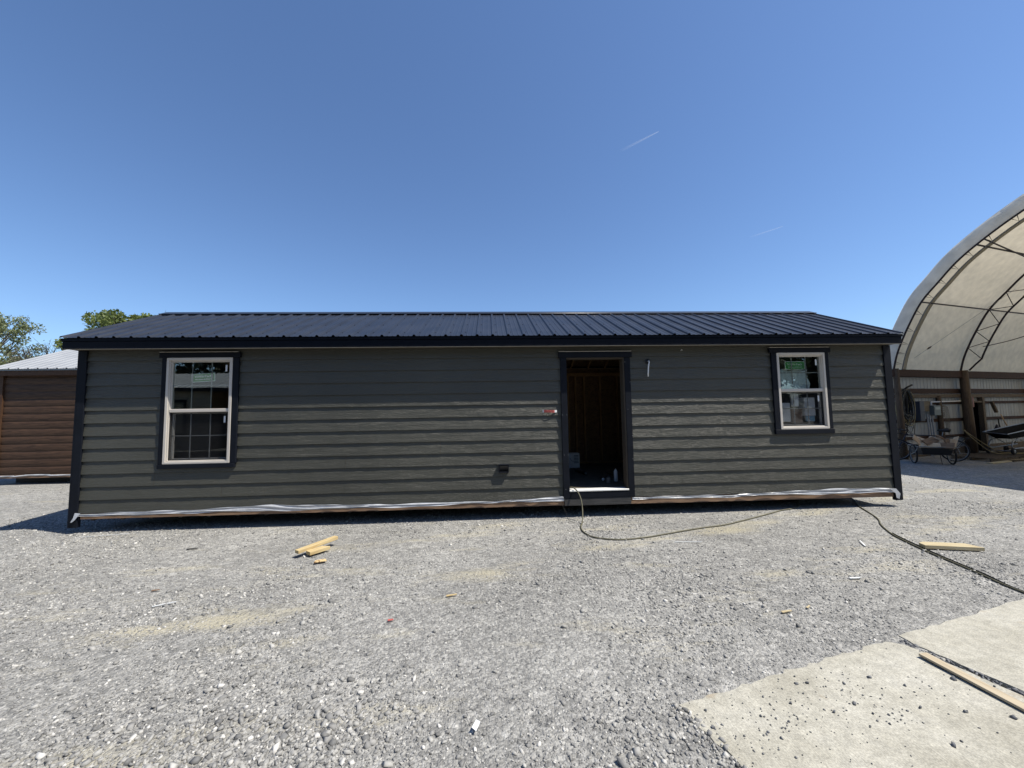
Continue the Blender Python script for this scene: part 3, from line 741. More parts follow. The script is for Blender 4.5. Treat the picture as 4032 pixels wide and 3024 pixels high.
# ------------------------------------------------------------------ windows
def text_mesh(txt, size, loc, mat, parent, name, ang=0.0, squash=1.0):
    cu = bpy.data.curves.new('lettering', 'FONT'); cu.body = txt; cu.size = size; cu.align_x = 'CENTER'; cu.align_y = 'CENTER'; cu.extrude = 0.0006
    t = bpy.data.objects.new('lettering', cu); COL.objects.link(t)
    dg = bpy.context.evaluated_depsgraph_get(); me = bpy.data.meshes.new_from_object(t.evaluated_get(dg))
    bpy.data.objects.remove(t)
    T = Matrix.Translation(Vector(loc)) @ Matrix.Rotation(ang, 4, 'Y') @ Matrix.Rotation(R(90), 4, 'X') @ Matrix.Diagonal((squash, 1, 1, 1))
    me.transform(T); me.materials.clear(); me.materials.append(mat)
    off = WORLDLOC.get(parent.name, Vector((0,0,0)))
    me.transform(Matrix.Translation(-off))
    o = bpy.data.objects.new(name, me); COL.objects.link(o); o.parent = parent; WORLDLOC[o.name] = off
    return o
def frame_box(mb, x0, x1, z0, z1, w, y0, y1, wb=None, wt=None):
    wb = wb or w; wt = wt or w
    mb.box(x0, x0+w, y0, y1, z0, z1); mb.box(x1-w, x1, y0, y1, z0, z1)
    mb.box(x0+w, x1-w, y0, y1, z0, z0+wb); mb.box(x0+w, x1-w, y0, y1, z1-wt, z1)

def build_window(w, sill, head, tl, tr, label, sticker):
    x0, x1, z0, z1, zm = w
    # trim boards around it
    m = MB(); m.box(tl, x0, -.040, .0, sill[3], head[2]-.002); m.build('window_trim', TRIM, house, bevel=.003)
    m = MB(); m.box(x1, tr, -.040, .0, sill[3], head[2]-.002); m.build('window_trim', TRIM, house, bevel=.003)
    m = MB(); m.box(head[0], head[1], -.052, .0, head[2], head[3]); m.build('window_head_trim', TRIM, house, bevel=.003)
    m = MB(); m.box(head[0]+.005, head[1]-.03, -.060, .0, head[3]+.002, head[3]+.007); m.build('drip_cap', VINYL, house)
    m = MB(); m.box(sill[0], sill[1], -.052, .0, sill[2], sill[3]-.002); m.build('window_sill_trim', TRIM, house, bevel=.003)
    win = bpy.data.objects.new('window', None); COL.objects.link(win); win.parent = house; win.location = (0, 0, 0)
    WORLDLOC[win.name] = WORLDLOC[house.name]; win['label'] = label
    m = MB(); frame_box(m, x0+.002, x1-.002, z0+.002, z1-.002, .034, -.046, .055, wb=.030)
    frame_box(m, x0+.034, x1-.034, z0+.031, z1-.034, .016, -.030, .055)
    m.build('window_frame', VINYL, win, bevel=.003)
    fx0, fx1 = x0+.052, x1-.052
    # upper fixed sash
    m = MB(); frame_box(m, fx0-.001, fx1+.001, zm-.03, z1-.052, .010, -.012, .03); m.build('upper_sash', VINYL, win)
    m = MB(); m.box(fx0, fx1, -.026, .012, zm-.026, zm+.020); m.build('meeting_rail', VINYL, win, bevel=.004)
    m = MB(); m.box(fx0+.008, fx1-.008, .006, .010, zm+.021, z1-.060); m.build('upper_pane', GLASS, win)
    m = MB(); m.box(fx0+.002, fx1-.002, .012, .016, z0+.052, zm-.028); m.build('lower_pane', SCREEN, win)
    m = MB(); frame_box(m, fx0+.012, fx1-.012, z0+.05, zm-.028, .022, .022, .05); m.build('lower_sash', VINYL, win)
    m = MB(); frame_box(m, fx0+.001, fx1-.001, z0+.050, zm-.028, .012, -.008, .004); m.build('screen_frame', DARKPL, win)
    # grid bars between the panes
    for (a, b, yy) in ((zm+.02, z1-.06, .0135), (z0+.06, zm-.03, .019)):
        m = MB(); W_ = fx1-fx0
        for q in (1/3, 2/3): m.box(fx0+W_*q-.008, fx0+W_*q+.008, yy, yy+.004, a, b)
        m.box(fx0+.01, fx0+W_/3-.0085, yy, yy+.004, (a+b)/2-.007, (a+b)/2+.007)
        m.box(fx0+W_/3+.0085, fx0+W_*2/3-.0085, yy, yy+.004, (a+b)/2-.007, (a+b)/2+.007)
        m.box(fx0+W_*2/3+.0085, fx1-.01, yy, yy+.004, (a+b)/2-.007, (a+b)/2+.007)
        m.build('grid_bar_set', GRID, win)
    # maker's sticker on the inside of the glass
    sx, sz, sw, sh, ang = sticker
    m = MB(); m.obox((sx, .0225, sz), (math.cos(ang), 0, math.sin(ang)), (0, 1, 0), (-math.sin(ang), 0, math.cos(ang)), sw/2, .0006, sh/2)
    st = m.build('sticker', GREENL, win); st['label'] = 'green window maker sticker'
    m = MB()
    axx = Vector((math.cos(ang), 0, math.sin(ang))); azz = Vector((-math.sin(ang), 0, math.cos(ang))); c0 = Vector((sx, .0208, sz))
    for q in (-1, 1):
        m.obox(c0+azz*q*(sh/2-.004), axx, (0,1,0), azz, sw/2, .0004, .0035)
        m.obox(c0+axx*q*(sw/2-.004), axx, (0,1,0), azz, .0035, .0004, sh/2-.009)
    m.build('sticker_border', LABELW, st)
    text_mesh('ViWinTech', sh*.40, (c0+azz*sh*.13)[:], LABELW, st, 'lettering', ang=-ang, squash=1.05)
    text_mesh('Windows & Doors', sh*.235, (c0-azz*sh*.2)[:], LABELW, st, 'lettering', ang=-ang)
    for (lx, lz) in ((x1-.127, z1-.15), (x1-.127, zm-.135)):
        m = MB(); m.box(lx, lx+.024, .003, .0045, lz-.05, lz+.045); m.build('paper_label', PAPER, win)
    return win
w1 = build_window(WIN[0], (1.035, 2.088, .868, .929), (1.0, 2.122, 2.452, 2.527), 1.034, 2.10, 'taller window left of the doorway', (1.57, 2.165, .33, .125, R(3)))
w2 = build_window(WIN[1], (10.184, 11.147, 1.17, 1.245), (10.16, 11.175, 2.456, 2.532), 10.193, 11.14, 'shorter window right of the doorway', (10.62, 2.255, .33, .13, R(0)))
# back window seen from inside
bwn = bpy.data.objects.new('window', None); COL.objects.link(bwn); bwn.parent = house; WORLDLOC[bwn.name] = WORLDLOC[house.name]; bwn['label'] = 'back window seen through the doorway'
m = MB(); frame_box(m, BW[0], BW[1], BW[2], BW[3], .035, YB-.05, YB+.03); m.box(BW[0]+.035, BW[1]-.035, YB-.04, YB, 1.86, 1.885); m.build('window_frame', VINYL, bwn)
m = MB(); m.box(BW[0]+.036, BW[1]-.036, YB-.018, YB-.014, BW[2]+.036, 1.859); m.box(BW[0]+.036, BW[1]-.036, YB-.018, YB-.014, 1.886, BW[3]-.036); m.build('window_pane', SCREEN, bwn)

# ------------------------------------------------------------------ framing inside
m = MB(); m.box(0.05, .088, YB-.115, YB-.025, .43, 2.38); stud = m.build('stud', STUD, house)
for xk in [.45, .86, 1.26, 1.67, 2.08, 2.48, 2.9, 3.3, 3.7, 4.1, 4.5, 4.9, 5.3, 5.7, 6.1, 6.38, 7.45, 7.52, 7.69, 7.89, 8.26, 8.66, 9.07, 9.48, 9.9, 10.3, 10.7, 11.1, 11.5, 11.9]:
    dupmesh(stud, house, (xk-.05, 0, 0))
m = MB(); m.box(.03, 12.06, YB-.115, YB-.025, .392, .428); m.build('bottom_plate', RAFT, house)
m = MB(); m.box(.03, 12.06, YB-.115, YB-.025, 2.382, 2.455); m.build('top_plate', RAFT, house)
m = MB(); m.box(6.42, 7.448, YB-.118, YB-.024, 2.222, 2.29); m.build('window_header', RAFT, house)
m = MB(); m.box(6.42, 7.448, YB-.118, YB-.024, 1.50, 1.558); m.build('rough_sill', RAFT, house)
for xk in (.03, .9, 2.25, 2.9, 3.3, 4.1, 4.9, 5.7, 6.5, 8.2, 9.0, 9.8, 11.3, 12.02):
    m = MB(); m.box(xk, xk+.038, .024, .114, .392, 2.46); m.build('stud', STUD, house)
m = MB(); m.box(.03, 12.06, .024, .114, 2.462, 2.56); m.build('top_plate', RAFT, house)
RAFTS = []
for k in range(31):
    xk = .10+k*.395
    m = MB()
    for sgn in (1, -1):
        y0 = 1.5-sgn*1.5; y0 = 1.5-sgn*1.36; m.beam((xk, y0, 2.585), (xk, 1.5-sgn*.02, 3.27), .038, .07)
    m.build('rafter', RAFT, house)
m = MB(); m.quad((0, 1.5, 3.36), (12.09, 1.5, 3.36), (12.09, -.15, 2.63), (0, -.15, 2.63)); m.quad((0, 3.15, 2.63), (12.09, 3.15, 2.63), (12.09, 1.5, 3.36), (0, 1.5, 3.36))
m.build('roof_deck', OSB, house)
# cross wall a few metres right of the doorway keeps that half dark
m = MB(); m.box(8.78, 8.80, .12, YB-.12, .40, 2.45); m.build('partition', OSB, house)
m = MB(); m.box(5.2, 5.22, .12, YB-.12, .40, 2.45); m.build('partition', OSB, house)

# ------------------------------------------------------------------ roof
def ribbed_roof(mb, x0, x1, ye, ze, yr, zr, pitch=.2286, h=.023, hb=.027, ht=.010, minor=True):
    """metal panel with trapezoid ribs running up the slope; ye/ze eave, yr/zr ridge"""
    d = Vector((0, yr-ye, zr-ze)); nrm = Vector((0, -(zr-ze), (yr-ye))); nrm.normalize()
    if nrm.z < 0: nrm = -nrm
    prof = []; x = x0
    prof.append((x0, 0)); n = int(round((x1-x0)/pitch))
    for k in range(n+1):
        c = x0 + .03 + k*pitch
        if c+hb > x1: break
        prof += [(c-hb, 0), (c-ht, h), (c+ht, h), (c+hb, 0)]
        if minor:
            for q in (1/3, 2/3):
                cc = c+pitch*q
                if cc+.012 < x1: prof += [(cc-.012, 0), (cc-.005, .004), (cc+.005, .004), (cc+.012, 0)]
    prof.append((x1, 0)); prof = [p for i_, p in enumerate(prof) if i_ == 0 or p[0] > prof[i_-1][0]]
    k0 = len(mb.v)
    rows = 2
    for (px, hh) in prof:
        for t in (0, 1): mb.v.append(tuple(Vector((px, ye, ze)) + d*t + nrm*hh))
    for q in range(len(prof)-1):
        k = k0+q*2
        mb.f.append((k, k+2, k+3, k+1))
    # lower skin for thickness
    k1 = len(mb.v)
    for (px, hh) in prof:
        for t in (0, 1): mb.v.append(tuple(Vector((px, ye, ze)) + d*t + nrm*(hh-.0012)))
    for q in range(len(prof)-1):
        k = k1+q*2
        mb.f.append((k, k+1, k+3, k+2))
        mb.f.append((k0+q*2, k1+q*2, k1+q*2+2, k0+q*2+2))
EV, RD = (-.235, 2.712), (1.5, 3.492)
m = MB(); ribbed_roof(m, -.175, 12.235, EV[0], EV[1], RD[0], RD[1]); m.build('roof', ROOF, house)
m = MB(); ribbed_roof(m, -.175, 12.235, 3.235, EV[1], RD[0], RD[1]); m.build('roof', ROOF, house)
m = MB()
sl_ = (RD[1]-EV[1])/(RD[0]-EV[0])
for sgn in (-1, 1):
    yy = RD[0]+sgn*.16
    m.quad((-.18, RD[0], RD[1]+.035), (12.24, RD[0], RD[1]+.035), (12.24, yy, RD[1]+.035-.16*sl_), (-.18, yy, RD[1]+.035-.16*sl_))
    m.quad((-.18, yy, RD[1]+.035-.16*sl_), (12.24, yy, RD[1]+.035-.16*sl_), (12.24, yy-.004*sgn, RD[1]+.023-.16*sl_), (-.18, yy-.004*sgn, RD[1]+.023-.16*sl_))
m.build('ridge_cap', ROOF, house)
m = MB(); m.tube([(-.18, RD[0]-.163, RD[1]+.029-.16*sl_), (12.24, RD[0]-.163, RD[1]+.029-.16*sl_)], .010, 12); m.build('ridge_cap_hem', ROOFGLOSS, house, smooth=True)
m = MB()
for k in range(53):
    for t in (.12, .42, .72):
        c = Vector((-.145+k*.2286+.05, EV[0], EV[1])).lerp(Vector((-.145+k*.2286+.05, RD[0], RD[1])), t)
        nn = Vector((0, -sl_, 1)).normalized(); m.lathe(c, nn, [(.008, 0), (.008, .004), (.004, .006)], 6)
m.build('roof_screw_set', FASC, house)
m = MB(); m.box(-.160, 12.22, -.205, -.18, 2.563, 2.668); m.build('fascia', FASC, house, bevel=.003)
m = MB(); m.box(-.170, 12.23, -.218, -.18, 2.671, 2.708); m.build('drip_edge', FASC, house)
m = MB(); m.box(-.160, 12.22, YB+.18, YB+.205, 2.563, 2.706); m.build('fascia', FASC, house)
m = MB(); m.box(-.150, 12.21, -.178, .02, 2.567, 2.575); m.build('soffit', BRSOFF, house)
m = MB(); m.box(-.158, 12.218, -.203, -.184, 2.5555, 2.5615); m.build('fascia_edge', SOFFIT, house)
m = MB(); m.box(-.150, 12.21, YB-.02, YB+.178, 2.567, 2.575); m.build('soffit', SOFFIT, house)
for xx in (-.165, 12.20):
    m = MB()
    for sgn in (1, -1): m.beam((xx+.012, 1.5-sgn*1.69, 2.64), (xx+.012, 1.5-sgn*.012, 3.405), .024, .125)
    m.build('rake_board', FASC, house)
m = MB()
for sgn in (1, -1):
    m.quad((-.14, 1.5-sgn*1.68, 2.60), (-.14, 1.5, 3.36), (0.0, 1.5, 3.36), (0.0, 1.5-sgn*1.68, 2.60))
    m.quad((12.09, 1.5-sgn*1.68, 2.60), (12.09, 1.5, 3.36), (12.20, 1.5, 3.36), (12.20, 1.5-sgn*1.68, 2.60))
m.build('rake_soffit', SOFFIT, house)

# fittings on the front wall
vent = MB(); frame_box(vent, 5.862, 6.012, .692, .815, .012, -.058, -.004, wb=.012); vent = vent.build('vent_hood', TRIM, house, bevel=.002)
m = MB(); m.box(5.874, 6.0, -.014, -.006, .704, .803); m.build('vent_back', DARKPL, vent)
m = MB(); m.obox((5.937, -.036, .752), (1,0,0), (0, .86, .5), (0, -.5, .86), .06, .0015, .045); m.build('vent_flap', DARKPL, vent)
pl = MB(); pl.lathe((8.205, -.008, 2.335), (0, -1, 0), [(.040, 0), (.040, .012), (.030, .018), (.022, .018), (.020, .004)], 24); pl = pl.build('wall_light_box', DARKPL, house)
m = MB(); m.tube([(8.205, -.01, 2.335), (8.206, -.045, 2.342), (8.204, -.062, 2.325), (8.194, -.066, 2.285), (8.187, -.062, 2.22), (8.184, -.055, 2.15), (8.183, -.05, 2.098)], .0105, 8); m.build('cable', WHITEP, pl, smooth=True)
# bowed warning label
m = MB(); n = 12
for q in range(n+1):
    t = q/n; x = 6.539+.22*t; y = -.013-.028*math.sin(math.pi*t)**.8
    m.v += [(x, y, 1.572+.002*math.sin(t*6)), (x, y, 1.609+.003*math.sin(t*5+1))]
mw, mr = MB(), MB()
for q in range(n):
    a = m.v[q*2:q*2+4]
    (mr if 1 <= q < n-2 else mw).quad(a[0], a[2], a[3], a[1])
lb = mr.build('warning_label', REDL, house, smooth=True); mw.build('label_end', PAPER, lb, smooth=True)
m = MB()
for (q0, q1, z) in ((.15,.32,1.597),(.36,.52,1.597),(.55,.76,1.597),(.15,.38,1.583),(.42,.58,1.583),(.60,.78,1.583)):
    for s in range(4):
        t0 = q0+(q1-q0)*s/4; t1 = q0+(q1-q0)*(s+.85)/4
        y0 = -.0145-.028*math.sin(math.pi*t0)**.8; y1 = -.0145-.028*math.sin(math.pi*t1)**.8
        m.quad((6.539+.22*t0, y0, z-.003), (6.539+.22*t1, y1, z-.003), (6.539+.22*t1, y1, z+.004), (6.539+.22*t0, y0, z+.004))
m.build('label_print', REDD, lb)
for (x, z) in ((8.74, 2.505), (8.76, 2.512), (8.75, 2.518)):
    m = MB(); m.lathe((x, -.012, z), (0, -1, 0), [(.006, 0), (.005, .01)], 6); m.build('foam_crumb', PAPER, house)

# ------------------------------------------------------------------ things inside the cabin
ft = .39
def can(x, y, rad, h, mat, label, cat='can', name='paint_can', top=None, nozzle=True):
    t = thing(name, label, cat, (x, y, ft))
    m = MB(); m.lathe((x, y, ft+.001), (0,0,1), [(rad*.96, 0), (rad, .006), (rad, h-.006), (rad*.94, h)], 20); m.build('can_body', mat, t, smooth=False)
    if nozzle:
        m = MB(); m.lathe((x, y, ft+h), (0,0,1), [(rad*.75, 0), (rad*.55, .02), (rad*.3, .024), (rad*.3, .04)], 14); m.build('can_top', top or WHITEP, t)
    return t
can(7.69, .56, .036, .085, STEEL, 'small grey metal can on the cabin floor inside the doorway', top=DARKPL)
can(7.86, .68, .032, .17, PAPER, 'white spray can standing on the cabin floor by the right jamb', 'spray can', 'spray_can', top=WHITEP)
t = thing('caulk_tube', 'black tube lying end-on with a pale cap on the cabin floor', 'tube', (7.66, .80, ft))
m = MB(); m.tube([(7.655, .74, ft+.026), (7.70, .98, ft+.026)], .025, 16); m.build('tube_body', DARKPL, t)
m = MB(); m.lathe((7.655, .737, ft+.026), (-.18, -1, 0), [(.024, 0), (.02, .004), (.008, .004), (.007, .012)], 16); m.build('tube_cap', PAPER, t)
t = thing('cordless_drill', 'dark power tool lying on the cabin floor', 'tool', (7.46, 1.5, ft))
m = MB(); m.tube([(7.42, 1.86, ft+.03), (7.44, 1.74, ft+.035), (7.46, 1.6, ft+.04), (7.49, 1.42, ft+.04), (7.50, 1.34, ft+.035)], [.012, .03, .036, .038, .03], 12); m.build('drill_body', DARKPL, t, smooth=True)
m = MB(); m.lathe((7.502, 1.335, ft+.035), (.1, -1, 0), [(.02, 0), (.018, .02)], 12); m.build('chuck', STEEL, t)
t = thing('white_carton', 'white printed carton standing inside the doorway on the left', 'box', (7.5, 2.35, ft))
m = MB(); m.box(7.15, 7.62, 2.30, 2.5, ft+.001, ft+.30); m.build('carton_body', PAPER, t)
INK = pm('dark_print', (.09, .10, .12), rough=.7, var=.1)
m = MB()
for k in range(6): m.box(7.50, 7.60, 2.2985, 2.2995, ft+.25-k*.03, ft+.262-k*.03)
m.tube([(7.42, 2.298, ft+.2), (7.44, 2.298, ft+.16), (7.46, 2.298, ft+.14), (7.52, 2.298, ft+.135)], .004, 5)
m.build('carton_print', INK, t)
tag(MB().box(7.95, 8.3, .25, 1.6, ft+.001, ft+.04).build('offcut_stack', OLDWOOD, bevel=.004), 'dark boards lying flat on the cabin floor by the right jamb', 'boards')
# things stacked behind the right-hand window
t = thing('plastic_bag', 'pale translucent wrapped bundle behind the upper pane of the right window', 'bundle', (10.65, .26, 1.85))
m = MB(); nn = 10
for q in range(nn+1):
    for j in range(7):
        x = 10.42+.46*q/nn + (.02*math.sin(j)); z = 1.86+.33*j/6 + (.015*math.sin(q*1.3) if j == 6 else 0)
        m.v.append((x, .075+.014*math.sin(q*2.1+j*1.3)+.02*abs(q/nn-.5), z))
for q in range(nn):
    for j in range(6):
        k = q*7+j; m.f.append((k, k+7, k+8, k+1))
m.build('bag_front', pm('pale_plastic', (.56, .64, .64), rough=.4, var=.12, scale=14), t, smooth=True)
m = MB(); m.box(10.43, 10.86, .115, .42, 1.86, 2.17); m.build('bundle_core', PAPER, t)
for (xa, xb3, za, zb3, mt, lab, cat, nm) in ((10.36, 10.53, 1.36, 1.66, PAPER, 'white box behind the lower pane of the right window, on its left', 'box', 'white_box'),
        (10.77, 10.95, 1.45, 1.74, PAPER, 'white box with a blue slip beneath it behind the right window', 'box', 'white_box'),
        (10.79, 10.93, 1.36, 1.447, BLUEP, 'pale blue packet behind the lower pane of the right window', 'packet', 'blue_packet'),
        (10.56, 10.74, 1.33, 1.57, CARTN, 'brown cardboard carton between the white boxes behind the right window', 'box', 'cardboard_box'),
        (10.56, 10.68, 1.60, 1.80, PAPER, 'white folded sheet behind the lower pane of the right window', 'paper', 'paper_sheet')):
    dpt = .03 if nm in ('paper_sheet', 'blue_packet') else .2
    yq = {'white_box': .062, 'blue_packet': .060, 'cardboard_box': .075, 'paper_sheet': .058}[nm]; m = MB(); m.box(xa, xb3, yq, yq+dpt, za, zb3)
    o = m.build(nm, mt, bevel=.004); tag(o, lab, cat)
t = thing('work_table', 'plain plank table inside the cabin under the right window', 'table', (10.65, .35, ft))
m = MB(); m.box(10.2, 11.1, .118, .6, 1.30, 1.328); m.build('table_top', OLDWOOD, t)
for (x, y) in ((10.23, .2), (11.07, .2), (10.23, .56), (11.07, .56)):
    m = MB(); m.box(x-.02, x+.02, y-.02, y+.02, ft, 1.299); m.build('table_leg', OLDWOOD, t)

# ------------------------------------------------------------------ cords
def smooth_path(p, n=8):
    p = [Vector(q) for q in p]; out = []
    for i in range(len(p)-1):
        p0, p1, p2, p3 = p[max(i-1, 0)], p[i], p[i+1], p[min(i+2, len(p)-1)]
        for k in range(n):
            t = k/n
            out.append(.5*((2*p1)+(p2-p0)*t+(2*p0-5*p1+4*p2-p3)*t*t+(3*p1-p0-3*p2+p3)*t**3))
    out.append(p[-1]); return out
def on_ground(pts, h=.010): return [(x, y, float(gz(x, y))+h) for x, y in pts]
c1 = [(6.99, .35, ft+.012), (6.945, .12, .425), (6.97, -.02, .445), (7.02, -.10, .40), (7.055, -.16, .30), (7.055, -.24, .16), (7.02, -.36, .03)] + \
     on_ground([(6.965, -.50), (6.935, -.72), (6.985, -.95), (7.12, -1.06), (7.3, -1.11), (7.5, -1.09), (7.7, -1.04), (8.0, -.93), (8.27, -.83), (8.58, -.73), (8.9, -.65), (9.25, -.5), (9.57, -.35), (9.9, -.19), (10.18, -.05), (10.6, .12), (11.0, .6), (11.6, 1.2)], .012)
o = MB().tube(smooth_path(c1), .0085, 8).build('hose', CORD, smooth=True, loc=(7.0, -.5, 0)); tag(o, 'olive hose looping out of the doorway and back under the cabin', 'hose')
c2 = on_ground([(12.1, 1.4), (11.96, .66), (11.8, .37), (11.54, .04), (11.35, -.29), (11.18, -.56), (11.06, -.72), (10.88, -.92), (10.67, -1.24), (10.57, -1.47), (10.50, -1.68), (10.43, -1.89), (10.37, -2.11), (10.29, -2.38), (10.22, -2.59), (10.19, -2.75), (10.1, -3.2)], .010)
o = MB().tube(smooth_path(c2), .0085, 8).build('extension_cord', CORD, smooth=True, loc=(10.7, -1.2, 0)); tag(o, 'olive cord running from under the right end of the cabin across the gravel', 'cord')
c3 = on_ground([(10.72, -1.20), (10.62, -1.45), (10.555, -1.67), (10.475, -1.90), (10.41, -2.12), (10.335, -2.39), (10.25, -2.60), (10.215, -2.75), (10.13, -3.2)], .008)
o = MB().tube(smooth_path(c3), .0065, 8).build('extension_cord', CORDD, smooth=True, loc=(10.5, -2, 0)); tag(o, 'thin black cord lying alongside the olive cord near the loose white board', 'cord')
o = MB().tube(smooth_path([(6.80, -.02, .19), (6.84, -.12, .1), (6.86, -.2, .02), (6.94, -.32, .008), (6.99, -.38, .008)]), .0022, 5).build('wire', CORDD); tag(o, 'thin dark wire dangling from under the siding left of the doorway', 'wire')

# ------------------------------------------------------------------ loose wood and litter
def plank(name, c, ang, l, w, h, mat, label, cat='offcut', tilt=0.0, cut0=0.0, cut1=0.0, group=None, roll=0.0):
    """a sawn piece: local x is its length; cut0/cut1 slant the ends"""
    m = MB(); x0, x1 = -l/2, l/2; y0, y1 = -w/2, w/2
    m.v = [(x0, y0, 0), (x1, y0, 0), (x1-cut1, y1, 0), (x0+cut0, y1, 0), (x0, y0, h), (x1, y0, h), (x1-cut1, y1, h), (x0+cut0, y1, h)]
    m.f = [(3,2,1,0),(4,5,6,7),(0,1,5,4),(1,2,6,5),(2,3,7,6),(3,0,4,7)]
    o = m.build(name, mat, bevel=.0018); o.location = c; o.rotation_euler = (roll, tilt, ang)
    return tag(o, label, cat, group)
plank('lumber_offcut', (3.690, -1.035, .052), R(57), .50, .068, .036, NEWWOOD, 'longer fresh pine stick propped on a shorter block in the gravel', 'wood offcut', tilt=R(-2))
plank('lumber_offcut', (3.735, -1.115, .012), R(52), .24, .088, .038, NEWWOOD, 'short pine block lying beneath the longer pine stick', 'wood offcut', cut1=.05)
plank('board_scrap', (3.885, -1.415, .010), R(22), .125, .062, .011, OSBN, 'small scrap of strand board on the gravel by the pine sticks', 'wood scrap', cut0=.015, cut1=.01)
m = MB(); m.prism([(-.27, -.065), (.27, -.065), (.19, .065), (-.20, .065), (-.27, .02)], 0, .038)
o = m.build('board_offcut', PALEWOOD, bevel=.002); o.location = (10.80, -1.735, .010); o.rotation_euler = (0, 0, R(-15)); tag(o, 'pale wide board with slanted ends beside the cord', 'board')
# thin batten resting on the slab, raised on a stone at its far end
m = MB(); m.box(0, 1.25, -.03, .03, 0, .014)
o = m.build('batten', wood_mat('thin_batten', (.66, .56, .40), (.50, .40, .27), axis=0), bevel=.001)
a_, b_ = Vector((8.455, -3.42)), Vector((8.50, -3.98)); dd = (b_-a_)
o.location = (8.455, -3.43, .016); o.rotation_euler = (0, R(.5), math.atan2(dd.y, dd.x)); tag(o, 'long thin wooden batten lying across the concrete joint', 'batten')
def sliver(x, y, ang, l, w, mat, label, name='wood_sliver', cat='litter', h=.006):
    m = MB(); m.v = [(-l/2, -w/2, 0), (l/2, -w*.3, 0), (l/2, w*.3, 0), (-l/2, w/2, 0), (-l/2, -w/2, h), (l/2, -w*.3, h), (l/2, w*.3, h), (-l/2, w/2, h)]
    m.f = [(3,2,1,0),(4,5,6,7),(0,1,5,4),(1,2,6,5),(2,3,7,6),(3,0,4,7)]
    o = m.build(name, mat); o.location = (x, y, float(gz(x, y))+.012); o.rotation_euler = (R(4), R(-3), ang); return tag(o, label, cat)
sliver(10.02, -1.50, R(60), .17, .018, WHITEP, 'short white strip on the gravel between the cord and the cabin')
sliver(8.07, -1.27, R(-14), .30, .010, WHITEP, 'long thin white sliver on the gravel below the hose loop')
sliver(.49, -.19, R(-2), .72, .008, WHITEP, 'thin white stripe of debris in front of the cabin left corner')
sliver(2.97, -2.28, R(20), .16, .010, PAPER, 'thin pale splinter on the gravel at the left of the yard')
sliver(8.02, -2.85, R(5), .085, .02, PALEWOOD, 'small pale chip on the gravel before the slab')
sliver(8.24, -2.80, R(30), .055, .014, PALEWOOD, 'tiny light chip near the slab corner')
sliver(4.96, -2.70, R(5), .04, .018, REDL, 'small reddish chip on the gravel in the middle of the yard')
sliver(5.39, -2.34, R(8), .09, .02, NEWWOOD, 'straw-coloured splinter beside the tan dusty patch')
sliver(2.66, -1.99, R(8), .06, .02, CARTN, 'brown chip on the gravel left of the pine sticks')
sliver(9.08, -2.35, R(-8), .09, .022, PAPER, 'off-white chip on the gravel up from the slab joint')
sliver(2.15, -.86, R(3), .12, .02, DARKPL, 'flat black scrap on the gravel between cabin and pine sticks')
m = MB()
pp = [(-.026,-.012,.0),(.004,-.014,.012),(.030,-.004,.004),(-.022,.016,.006),(.006,.012,.016),(.028,.020,.008)]
m.v = pp; m.f = [(0,1,4,3),(1,2,5,4)]
o = m.build('paper_scrap', PAPER); o.location = (5.655, -3.77, .022); o.rotation_euler = (0, 0, R(62)); tag(o, 'crumpled scrap of white paper on the coarse gravel in front', 'paper')

# ------------------------------------------------------------------ brown cabin on the left
bc = thing('log_cabin', 'brown log-sided cabin with bright metal roof at the left edge', 'cabin', (-1.5, 6.3, 0))
bx0, bx1, by, by2, btop, bb = -6.78, 3.4, 4.75, 8.05, 2.69, .205
m = MB(); nlog = 13; e_ = (btop-bb)/nlog
for k in range(nlog):
    rows = 9; za = bb+k*e_
    for q in range(2):
        pass
    k0 = len(m.v); xs_ = np.linspace(bx0+.12, bx1, 60)
    for x in xs_:
        for j in range(rows):
            v = j/(rows-1); yy = by - .015*math.sqrt(max(0, 1-(2*v-1)**2*.98)) + .002*math.sin(x*3+k)
            m.v.append((x, yy, za+v*e_))
    for q in range(len(xs_)-1):
        for j in range(rows-1):
            kk = k0+q*rows+j; m.f.append((kk, kk+rows, kk+rows+1, kk+1))
m.build('log_siding', LOGS, bc, smooth=True)
m = MB(); m.box(bx0+.02, bx1, by+.002, by2, bb, btop+.06)
k = len(m.v)
for xx in (bx0+.02, bx1): m.v += [(xx, by, btop+.06), (xx, by2, btop+.06), (xx, (by+by2)/2, 3.5)]
m.f += [(k, k+1, k+2), (k+5, k+4, k+3)]
m.build('wall_core', LOGS, bc)
m = MB(); m.box(bx0, bx0+.12, by-.05, by+.05, bb-.03, btop+.03); m.build('corner_board', BRTRIM, bc)
m = MB(); m.box(bx0-.04, bx1+.1, by-.16, by-.13, 2.715, 2.835); m.build('fascia', BRTRIM, bc)
m = MB(); m.box(bx0-.03, bx1+.1, by-.128, by+.02, 2.715, 2.725); m.build('soffit', BRTRIM, bc)
m = MB(); m.box(bx0-.06, bx1+.12, by-.185, by-.13, 2.838, 2.872); m.build('drip_edge', STEEL, bc)
m = MB(); ribbed_roof(m, bx0-.08, bx1+.12, by-.20, 2.878, (by+by2)/2, 3.68); m.build('roof', GALV, bc)
m = MB(); ribbed_roof(m, bx0-.08, bx1+.12, by2+.20, 2.878, (by+by2)/2, 3.68); m.build('roof', GALV, bc)
m = MB(); m.box(bx0+.05, bx1-.05, by-.012, by+.0, .12, .203); m.build('rim_board', RIM, bc)
m = MB()
for q in range(161):
    x = bx0+.05+q*.06
    for j in range(4):
        v = j/3; m.v.append((x, by-.012-.012*math.sin(v*3.1)-.012*math.sin(x*11+v*4)*math.sin(x*3.3), .200+.010*math.sin(x*4.1)-.04*v))
